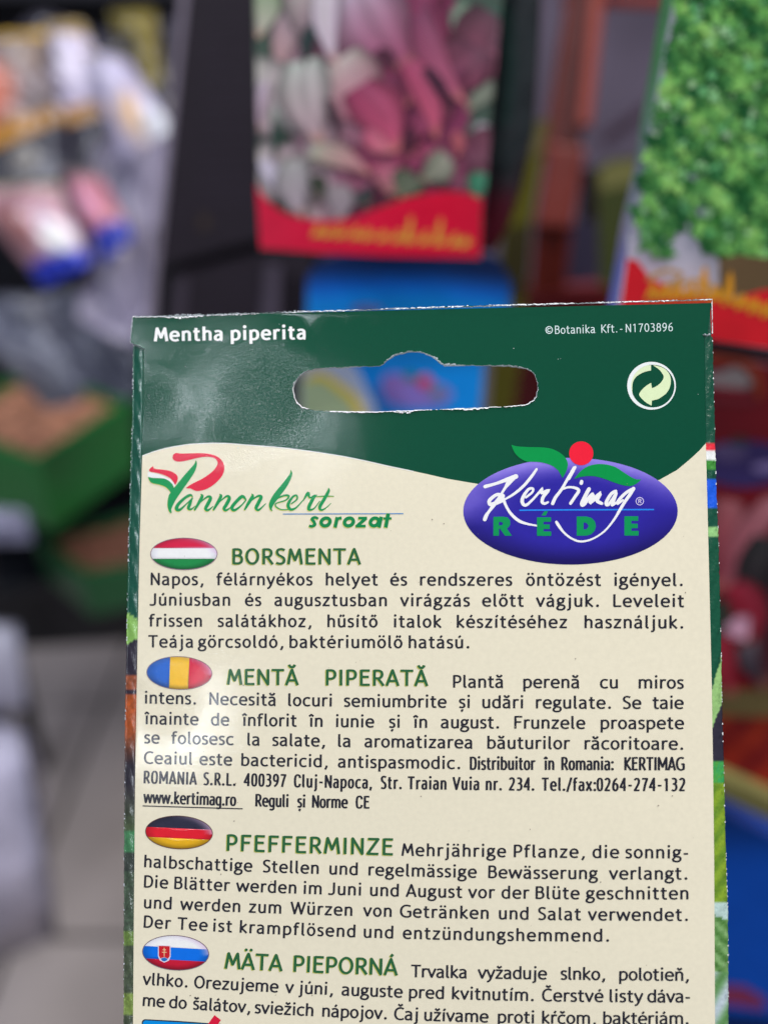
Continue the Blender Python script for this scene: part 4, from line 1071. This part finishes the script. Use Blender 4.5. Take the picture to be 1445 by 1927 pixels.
# --- orange red rack: upright post and cross bars
rk = empty('display_rack', Matrix.Translation(world_pt(1060, 500, .55)), 'orange red metal rack upright with cross bars right of the artichoke packet', 'rack')
def bar(name, a, b, wd, dp, col, parent, mat=M_PAINT):
    """a square bar from a to b (world points)"""
    d = (b - a); l = d.length; z_ = d.normalized(); vw = (Vector((0, 0, CAMZ)) - a).normalized()
    x_ = z_.cross(vw).normalized(); y_ = z_.cross(x_)
    v = [a * 1.0 + x_ * sx * wd / 2 + y_ * sy * dp / 2 + z_ * l * k for k in (1, 0) for sx, sy in ((-1, -1), (1, -1), (1, 1), (-1, 1))]
    Mi = parent.matrix_world.inverted() if parent else Matrix()
    cen = Vector()
    o = mesh_obj(name, [Mi @ p for p in v], BOX, mat, parent, lin(col, EXB))
    bv = o.modifiers.new('edge', 'BEVEL'); bv.width = min(wd, dp) * .15; bv.segments = 2
    return o
bpy.context.view_layer.update()
bar('upright', world_pt(1120, -120, .52), world_pt(1052, 300, .56), .0225, .014, (84, 24, 15), rk)
bar('upright_sleeve', world_pt(1066, 275, .548), world_pt(1040, 430, .562), .0226, .015, (98, 33, 25), rk)
bar('upright', world_pt(1042, 400, .565), world_pt(1022, 640, .60), .0225, .014, (84, 25, 16), rk)
bar('rack_edge', world_pt(1134, -120, .515), world_pt(1098, 240, .54), .0080, .016, (118, 38, 22), rk)
bar('crossbar', world_pt(960, 556, .60), world_pt(1240, 552, .56), .0150, .014, (104, 34, 38), rk)
bar('crossbar', world_pt(1060, 0, .56), world_pt(1320, 4, .54), .0070, .012, (112, 36, 22), rk)
bar('wire_hook', world_pt(1228, 196, .70), world_pt(1130, 268, .72), .009, .009, (60, 46, 60), rk)

# --- olive packets hanging on the rack
def simple_packet(label, Z, pts, col, cat='seed packet', th=.003, details=(), mat=None, grp='hanging seed packets', gx=0):
    cx = sum(p[0] for p in pts) / len(pts); cy = sum(p[1] for p in pts) / len(pts)
    sh = Sheet(cx, cy, Z, gx, -2.2e-4)
    e = empty('seed_packet', sh.M, label, cat, grp)
    slab('packet_sheet', sh, pts, col, e, th, mat or M_PRINT)
    for nm, poly, c, lv in details: bprint(nm, sh, poly, c, e, lv)
    return sh, e
simple_packet('olive yellow packet hanging between the artichoke packet and the orange post', .47,
    [(985, 230), (1034, 226), (1020, 300), (1000, 420), (985, 640), (962, 800), (915, 800), (930, 640), (945, 440)], (92, 88, 12), details=[('label_band', [(988, 236), (1030, 232), (1022, 286), (978, 300)], (104, 96, 60), 1), ('label_band', [(950, 430), (1000, 420), (990, 560), (940, 560)], (56, 50, 12), 1)])
simple_packet('dark maroon packet hanging behind the right end of the hang hole', .50,
    [(958, 560), (1150, 540), (1150, 860), (950, 860)], (78, 14, 18))
simple_packet('olive green packet hanging right of the orange post', .52,
    [(1122, 318), (1150, 300), (1206, 296), (1200, 420), (1180, 640), (1136, 640), (1128, 480)], (66, 74, 34), details=[('label_band', [(1126, 322), (1150, 304), (1204, 300), (1200, 344), (1130, 360)], (122, 120, 70), 1)])
simple_packet('grey violet packet low between the orange post and the curly parsley packet', .58,
    [(1070, 420), (1148, 410), (1146, 700), (1060, 700)], (58, 54, 76))
simple_packet('near black packet beside the sleeve of the orange post', .60,
    [(1096, 320), (1130, 316), (1134, 440), (1090, 440)], (28, 20, 26))

# --- curly parsley packet
RZ = Sheet(1330, 300, .205, 0, -2.4e-4)
rp = empty('seed_packet', RZ.M, 'white seed packet picturing curly green parsley above a red band', 'seed packet', 'hanging seed packets')
rout = [(1275, -60), (1268, 0), (1250, 100), (1228, 220), (1214, 320), (1190, 420), (1176, 500), (1160, 600), (1250, 622), (1340, 642), (1445, 658), (1600, 684), (1640, -60)]
slab('packet_sheet', RZ, rout, (222, 214, 232), rp, .006, M_PRINT)
slab('packet_side', RZ, [(1262, -60), (1254, 0), (1236, 110), (1214, 230), (1202, 320), (1176, 430), (1164, 510), (1150, 596), (1160, 600), (1176, 500), (1190, 420), (1214, 320), (1228, 220), (1250, 100), (1268, 0), (1275, -60)], lambda x, y: lin(mix((78, 132, 86), (130, 132, 150), (y - 120) / 260) if y < 470 else (100, 110, 170), EXB), rp, .005, M_PRINT, h=-.0012)
zr = zm(900, 0, 2.651)
bprint('leaf_ground', RZ, [(1282, -55), (1275, 60), (1258, 160), (1246, 260), (1222, 340), (1212, 430), (1240, 440), (1270, 455), (1300, 425), (1345, 470), (1352, 492), (1610, 492), (1635, -55)], lambda x, y: lin(mix((30, 98, 42), (62, 134, 52), .5 + .5 * math.sin(x * .05) * math.cos(y * .04)), EXB), rp, 0, step=20)
rn = random.Random(12)
V = []; C = []; T = []; zr = zm(900, 0, 2.651)
def white_zone(x, y):
    zx, zy = (x - 900) * 2.651, y * 2.651
    if zy > 1270 and zx < 1180: return True
    if zy > 1130 and 960 < zx < 1140 and zy > 1130 + abs(zx - 1040) * .9: return True
    for wx, wy, r in ((920, 630, 32), (885, 790, 34), (1075, 210, 28), (990, 440, 24), (1045, 630, 26), (1090, 15, 46), (1035, 1040, 30), (1080, 880, 24), (1110, 1050, 24), (1030, 340, 20), (1060, 730, 16), (780, 1150, 40)):
        if math.hypot(zx - wx, zy - wy) < r: return True
    return False
def dark_zone(x, y):
    n = math.sin(x * .045 + 1.3) * math.cos(y * .038 + x * .01) + .6 * math.sin(x * .09 - y * .07)
    return n
for i in range(2300):
    t = rn.random(); y = -50 + rn.random() * 545; xl = 1282 - max(0, y) * .19 if y < 420 else 1216
    x = xl - 6 + rn.random() * (1620 - xl)
    if (white_zone(x, y) and (y > 420 or rn.random() < .78)) or (y > 500 and x < 1350): continue
    if y > 488: continue
    n = dark_zone(x, y); r = rn.uniform(5, 15) if i > 600 else rn.uniform(14, 26)
    g = max(0, min(1, .52 + .42 * n + rn.uniform(-.28, .28) - (.25 if i < 500 else 0)))
    c = mix((26, 88, 44), (150, 210, 108), g) if rn.random() > .12 else mix((84, 164, 100), (176, 218, 160), rn.random())
    b = len(V); m = 9; a0 = rn.random() * 6
    lvl = 0.00034 + i * 0.000001
    V.append(RZ.loc(x, y, lvl)); C.append(lin(c, EXB))
    for k in range(m):
        a = a0 + 2 * math.pi * k / m; rr = r * (1 if k % 2 else .55) * rn.uniform(.75, 1.2)
        V.append(RZ.loc(x + rr * math.cos(a), y + rr * math.sin(a), lvl)); C.append(lin(mix(c, (14, 64, 30), .16 if k % 2 == 0 else 0), EXB))
    for k in range(m): T.append((b, b + 1 + k, b + 1 + (k + 1) % m))
o = mesh_obj('parsley_picture', V, face_up(V, T), M_PRINT, rp, C, True); o['kind'] = 'stuff'
WH = []
for wx, wy, r in ((920, 630, 34), (885, 790, 38), (1075, 210, 30), (990, 440, 22), (1045, 630, 24), (1100, 12, 56), (1035, 1040, 28), (1080, 880, 24), (1110, 1050, 24), (1030, 340, 18), (1060, 730, 16)):
    bprint('white_gap', RZ, zr([(wx + r * 1.2 * rn.uniform(.6, 1.3) * math.cos(k * .7), wy + r * 1.3 * rn.uniform(.7, 1.3) * math.sin(k * .7)) for k in range(9)]), (196, 204, 214), rp, 1)
bprint('brown_field', RZ, zr([(1200, 1290), (1300, 1270), (1445, 1290), (1900, 1300), (1900, 1460), (1200, 1470)]), (116, 92, 62), rp, 60)
bprint('white_field', RZ, zr(smooth_line([(740, 1180), (820, 1160), (900, 1190), (980, 1140), (1040, 1110), (1110, 1160), (1190, 1280), (1196, 1480), (1000, 1480), (800, 1420)], 4, True)), (214, 210, 228), rp, 1)
bprint('red_band', RZ, zr([(742, 1290), (790, 1300), (850, 1380), (960, 1440), (1100, 1470), (1240, 1500), (1400, 1450), (1900, 1380), (1900, 1800), (1180, 1700), (700, 1600)]), lambda x, y: lin((222, 22, 34), EXB), rp, 62, step=40)
pen('yellow_swirl', RZ, [zr([(850, 1390, 26), (930, 1350, 22), (1010, 1370, 20), (960, 1430, 26), (1080, 1400, 22), (1180, 1440, 30)])], (206, 160, 100), rp, 63, k=4, base=.00025, inc=.00006, mat=M_PRINT)
scr = []; x = 850
while x < 1800:
    hh = wr.choice([60, 70, 150]); y0 = 1430 + max(0, x - 1150) * .32
    scr.append(zr([(x - 10, y0 + 60, 20), (x + 22, y0 + 60 - hh, 20), (x + 26, y0 + 50, 26), (x + 64, y0 + 20, 14)])); x += 64
pen('script_lettering', RZ, scr, (244, 164, 40), rp, 66, k=4, base=.00025, inc=.00006, mat=M_PRINT)

# --- red packets at the right below
QZ = Sheet(1420, 780, .33, 0, -2.3e-4)
rq = empty('seed_packet', QZ.M, 'red packet with orange ringed hang hole and dark violet oval logo at the right edge', 'seed packet', 'hanging seed packets')
slab('packet_sheet', QZ, [(1290, 655), (1445, 690), (1620, 720), (1620, 1296), (1290, 1296)], (116, 4, 22), rq, .004, M_PRINT, holes=[smooth_line([(1345, 702), (1385, 690), (1412, 712), (1412, 735), (1300, 722), (1300, 700)], 3, True)])
pen('hole_ring', QZ, [[(1300, 676, 14), (1350, 674, 14), (1395, 680, 15), (1424, 706, 16), (1428, 745, 12)]], (156, 60, 30), rq, 2, base=.00025, inc=.00006, mat=M_PRINT)
bprint('dull_red_band', QZ, [(1300, 742), (1420, 748), (1420, 760), (1300, 758)], (120, 30, 44), rq, 2)  # narrow strip of duller red below the hang hole
bprint('logo_oval', QZ, circ(1400, 873, 92, 44, 36), (56, 44, 104), rq, 3)
bprint('logo_oval', QZ, circ(1372, 850, 34, 18, 20), (92, 78, 128), rq, 4)
bprint('logo_oval', QZ, circ(1440, 880, 26, 9, 20), (140, 124, 184), rq, 5)
bprint('logo_leaf', QZ, circ(1390, 830, 18, 8, 16), (40, 58, 60), rq, 5)
PEP = [(1370, 940, 1340, 1120, 60, (150, 78, 84), (130, 40, 56)), (1460, 940, 1360, 1130, 44, (160, 96, 104), (140, 60, 76)), (1500, 960, 1420, 1180, 60, (30, 20, 26), (24, 16, 22)), (1440, 1010, 1410, 1160, 50, (24, 28, 28), (30, 20, 26)),
       (1380, 1100, 1430, 1220, 60, (150, 22, 44), (120, 16, 34)), (1350, 1130, 1372, 1220, 40, (30, 40, 30), (30, 40, 30)), (1375, 1170, 1405, 1205, 44, (196, 140, 166), (200, 150, 176)), (1350, 1200, 1380, 1310, 56, (142, 16, 34), (120, 20, 34)), (1410, 1210, 1440, 1300, 60, (84, 76, 84), (34, 24, 36)), (1500, 1150, 1440, 1300, 60, (70, 20, 30), (50, 16, 24))]
bract(PEP, QZ, rq, 'pepper_picture', zm(0, 0, 1), 4)
simple_packet('dark crimson packet edge under the red band of the parsley packet', .30, [(1330, 636), (1480, 664), (1480, 690), (1330, 664)], (36, 6, 14), th=.002)
# shelf board, orange tray and blue crate low at the right
simple = lambda nm, label, cat, Z, pts, col, th, mat, gy=-2.4e-4, step=None: (lambda sh: (lambda e: slab('panel', sh, pts, col, e, th, mat, step=step) and (sh, e))(empty(nm, sh.M, label, cat)))(Sheet(sum(p[0] for p in pts) / len(pts), sum(p[1] for p in pts) / len(pts), Z, 0, gy))
simple('shelf_edge', 'dull olive shelf edging strip above the orange tray at the right', 'shelf edge', .40, [(1280, 1290), (1600, 1286), (1600, 1352), (1280, 1346)], (130, 112, 68), .01, M_BOARD)
simple('display_tray', 'worn orange red cardboard tray under the red pepper packet', 'tray', .42, [(1280, 1338), (1600, 1340), (1600, 1640), (1280, 1470)], lambda x, y: lin(mix((180, 56, 24), (110, 18, 22), abs(math.sin(x * .03 + y * .035))), EXB), .05, M_BOARD, step=24)
simple('shelf_edge', 'olive green slanting shelf strip above the blue crate', 'shelf edge', .38, [(1280, 1436), (1360, 1462), (1445, 1500), (1600, 1570), (1600, 1640), (1445, 1572), (1360, 1530), (1280, 1500)], (126, 120, 70), .01, M_BOARD)
cs = simple('plastic_crate', 'deep blue plastic crate at the lower right edge', 'crate', .37, [(1280, 1500), (1360, 1530), (1445, 1572), (1600, 1646), (1600, 2050), (1280, 2050)], lambda x, y: lin(mix((0, 26, 72), (6, 58, 140), (y - 1520) / 100), EXB), .014, M_PLASTIC, step=24)
bprint('red_stripe', cs[0], [(1300, 1848), (1400, 1856), (1440, 1880), (1438, 1900), (1380, 1892), (1300, 1888)], (128, 50, 84), cs[1], 1)
bprint('dark_panel', cs[0], [(1300, 1900), (1600, 1930), (1600, 2050), (1300, 2050)], (6, 36, 92), cs[1], 1)

# --- left: bags, plastic film, trays and their stand
def film_bag(label, q, Z, puff, colf, seed, name='bulb_bag', cat='bag', grp='bags of bulbs on the left rack'):
    o = pillow(name, pq(q, Z), puff, colf, M_FILM, None, 16, seed)
    return tag(o, label, cat, grp)
def bagcol(body, band_t=None, band_b=None, spots=(), tf=.12, bf=.14):
    def f(u, v):
        c = body
        for su, sv, r, sc in spots:
            d = math.hypot(u - su, v - sv)
            if d < r: c = mix(c, sc, min(1, 2 * (1 - d / r)))
        if band_t and v < tf: c = band_t
        if band_b and v > 1 - bf: c = band_b
        return c
    return f
YE = (176, 142, 48)
film_bag('brownish bag with mustard header and orange print at the far left', [(-60, 72), (96, 56), (128, 222), (-50, 296)], [.95, .92, .88, .9], .02,
         bagcol((112, 98, 100), YE, (172, 120, 36), [(.35, .62, .35, (186, 108, 88)), (.1, .8, .3, (170, 96, 80)), (.75, .3, .3, (132, 116, 108))], .16, .12), 1)
film_bag('pale lilac bag with mustard header beside the brownish bag', [(86, 44), (156, 40), (226, 210), (124, 236)], [.90, .88, .86, .87], .018,
         bagcol((176, 166, 190), (150, 128, 84), (184, 130, 50), [(.5, .5, .4, (206, 198, 224)), (.1, .3, .3, (110, 98, 106))], .2, .12), 2)
film_bag('silvery bag with tan print leaning against the dark display', [(158, 96), (242, 110), (326, 244), (226, 304)], [.86, .85, .80, .82], .018,
         bagcol((160, 154, 182), (156, 140, 60), None, [(.5, .75, .3, (206, 172, 140)), (.4, .35, .35, (196, 190, 218)), (.85, .95, .3, (204, 206, 232))], .12), 3)
film_bag('crumpled olive wrapper behind the silvery bag', [(206, 22), (292, 20), (306, 150), (262, 190)], [1.0, 1.0, .98, .98], .02,
         bagcol((110, 98, 34), None, None, [(.3, .6, .3, (40, 36, 30))]), 4)
film_bag('clear bag with pink tubers and a blue foot at the far left', [(-70, 352), (112, 344), (172, 494), (82, 540)], [.86, .84, .82, .84], .02,
         bagcol((162, 122, 134), (126, 118, 84), (34, 56, 196), [(.75, .68, .3, (226, 218, 244)), (.35, .5, .3, (150, 100, 100))], .1, .17), 5)
film_bag('clear bag with pink tubers and a blue foot next to the grey film', [(112, 318), (188, 322), (252, 446), (196, 494)], [.84, .83, .81, .82], .016,
         bagcol((158, 96, 110), (104, 92, 96), (36, 54, 170), [(.4, .5, .35, (198, 128, 156))], .14, .22), 6)
# loose glossy film hanging in folds
def fold_film(label, q, Z, colr, seed, n=22):
    a, b, c, d = pq(q, Z); nn = ((b - a).cross(d - a)).normalized(); rn_ = random.Random(seed); ph = [rn_.uniform(0, 6) for _ in range(5)]
    V = []; F_ = []; C = []
    for s in (0, 1):
        for i in range(n + 1):
            for j in range(n + 1):
                u, v = i / n, j / n
                p = a * (1 - u) * (1 - v) + b * u * (1 - v) + c * u * v + d * (1 - u) * v
                w_ = .018 * math.sin(8 * u + ph[0] + 2.5 * math.sin(4 * v + ph[1])) + .010 * math.sin(15 * u - 5 * v + ph[2]) + .012 * math.sin(9 * v + 4 * u + ph[3])
                V.append(p + nn * (w_ + s * .0012)); C.append(lin(colr, EXB))
    m = (n + 1) ** 2
    for i in range(n):
        for j in range(n):
            k = i * (n + 1) + j
            F_.append((k + m, k + n + 1 + m, k + n + 2 + m, k + 1 + m)); F_.append((k, k + 1, k + n + 2, k + n + 1))
            for aa, bb_, ok in ((k, k + 1, i == 0), (k + n + 1, k + n + 2, i == n - 1), (k, k + n + 1, j == 0), (k + 1, k + n + 2, j == n - 1)):
                if ok: F_.append((aa, bb_, bb_ + m, aa + m))
    cen = sum(V, Vector()) / len(V)
    o = mesh_obj('plastic_film', [p - cen for p in V], F_, M_FILM, None, C, True); o.location = cen
    return tag(o, label, 'plastic film', 'loose plastic film')
fold_film('grey glossy plastic film hanging beside the dark display panel', [(190, 230), (330, 240), (300, 640), (160, 620)], [.93, .90, .84, .86], (122, 118, 140), 3)
fold_film('grey crumpled plastic film lying over the back of the upper green tray', [(-80, 560), (280, 560), (270, 742), (60, 752)], [1.0, .96, .93, .95], (96, 98, 112), 8)
fold_film('dark grey film between the two rows of bags', [(-80, 60), (330, 20), (320, 420), (-80, 420)], [1.16, 1.14, 1.08, 1.1], (44, 42, 52), 5)  # one even dark grey over the whole sheet

def tray(label, q, zt, depth, col, wall=.006, fillc=(126, 70, 54), fill_d=.012):
    pts = [on_level(x, y, zt) for x, y in q]
    cen = sum(pts, Vector()) / 4
    e = empty('seedling_tray', Matrix.Translation(cen - Vector((0, 0, depth))), label, 'tray', 'green trays on the black stand')
    P = [p - cen + Vector((0, 0, depth)) for p in pts]
    I = [p + (Vector((0, 0, depth)) - p).normalized() * wall * 3 for p in P]
    out_b = [Vector((p.x * .93, p.y * .93, 0)) for p in P]
    V = P + I + out_b + [Vector((p.x, p.y, .004)) for p in I]
    F_ = []
    for k in range(4):
        j = (k + 1) % 4
        F_ += [(k, j, 4 + j, 4 + k), (8 + k, 8 + j, j, k), (4 + k, 4 + j, 12 + j, 12 + k)]
    F_ += [(11, 10, 9, 8), (12, 13, 14, 15)]
    o = mesh_obj('tray_body', V, F_, M_PLASTIC, e, lin(col, EXB))
    bv = o.modifiers.new('edge', 'BEVEL'); bv.width = .003; bv.segments = 2
    # contents: a bumpy bed of bark
    n = 26; Vc = []; Cc = []; Fc = []; rr = random.Random(31)
    for i in range(n + 1):
        for j in range(n + 1):
            u, v = i / n, j / n
            p = I[0] * (1 - u) * (1 - v) + I[1] * u * (1 - v) + I[2] * u * v + I[3] * (1 - u) * v
            Vc.append(Vector((p.x, p.y, depth - fill_d + rr.uniform(-.004, .005)))); Cc.append(lin(mix(fillc, (84, 58, 48), rr.random() * .8), EXB))
    for i in range(n):
        for j in range(n):
            k = i * (n + 1) + j; Fc.append((k, k + 1, k + n + 2, k + n + 1))
    b_ = mesh_obj('bark_bed', Vc, face_up(Vc, Fc), M_SOIL, e, Cc); b_['kind'] = 'stuff'
    return e
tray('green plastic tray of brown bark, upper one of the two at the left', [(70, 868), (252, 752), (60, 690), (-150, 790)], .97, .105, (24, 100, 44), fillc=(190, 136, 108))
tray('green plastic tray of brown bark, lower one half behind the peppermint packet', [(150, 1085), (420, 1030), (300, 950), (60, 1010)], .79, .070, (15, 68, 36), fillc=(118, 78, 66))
# the black stand under the trays
st = empty('plant_stand', Matrix.Translation(on_level(120, 900, .7)), 'black stand carrying the green trays', 'stand')
bpy.context.view_layer.update()
def sbox(name, c, d, rz, col):
    Mi = st.matrix_world.inverted()
    o = box(name, Mi @ Vector(c), d, M_PAINT, st, rz, col); return o
c1 = on_level(60, 800, .88); c2 = on_level(250, 1010, .71)
sbox('shelf_board', (c1.x, c1.y + .05, .868), (.42, .26, .022), .5, (16, 18, 24))
sbox('shelf_board', (c2.x, c2.y + .06, .700), (.46, .26, .022), .4, (16, 18, 24))
sbox('back_board', (c2.x - .08, c2.y + .22, .62), (.62, .02, .56), .1, (14, 16, 22))
for dx, dy in ((-.34, .20), (.16, .24), (-.30, .02)):
    sbox('leg', (c2.x + dx, c2.y + dy, .43), (.03, .03, .86), .3, (20, 20, 26))
# white sacks standing at the far left
o = pillow('sack', pq([(-90, 1160), (34, 1176), (52, 1330), (-90, 1360)], [1.25, 1.22, 1.26, 1.28]), .03, lambda u, v: (170, 168, 186), M_FILM, None, 12, 21); tag(o, 'small white sack at the left edge above the big one', 'sack', 'white sacks')
o = pillow('sack', pq([(-160, 1330), (40, 1370), (110, 1760), (-160, 1880)], [1.20, 1.14, 1.20, 1.28]), .07, lambda u, v: mix((186, 182, 206), (112, 104, 112), max(0, v - .45) * 1.8), M_FILM, None, 14, 22); tag(o, 'large white sack darkening towards its foot at the lower left edge', 'sack', 'white sacks')  # sack colour darkens down the lower half
o = pillow('sack', pq([(-90, 950), (50, 960), (62, 1020), (-90, 1030)], 1.02), .02, lambda u, v: (110, 110, 136), M_FILM, None, 10, 23); tag(o, 'lilac grey pouch under the upper green tray', 'sack', 'white sacks')
# dark shelving behind everything on the left
sh_ = empty('shelf_unit', Matrix.Translation((-1.15, 2.6, 0)), 'dark shelving far behind the bags on the left', 'shelf')
bpy.context.view_layer.update()
for z_ in (.25, .65, 1.05, 1.45, 1.85):
    box('shelf_board', (0, 0, z_), (1.9, .4, .03), M_PAINT, sh_, 0, (34, 34, 42))
box('back_panel', (0, .21, 1.0), (1.9, .02, 2.0), M_PAINT, sh_, 0, (30, 30, 38))
for x_ in (-.96, .96): box('side_panel', (x_, 0, 1.0), (.03, .42, 2.0), M_PAINT, sh_, 0, (40, 38, 46))
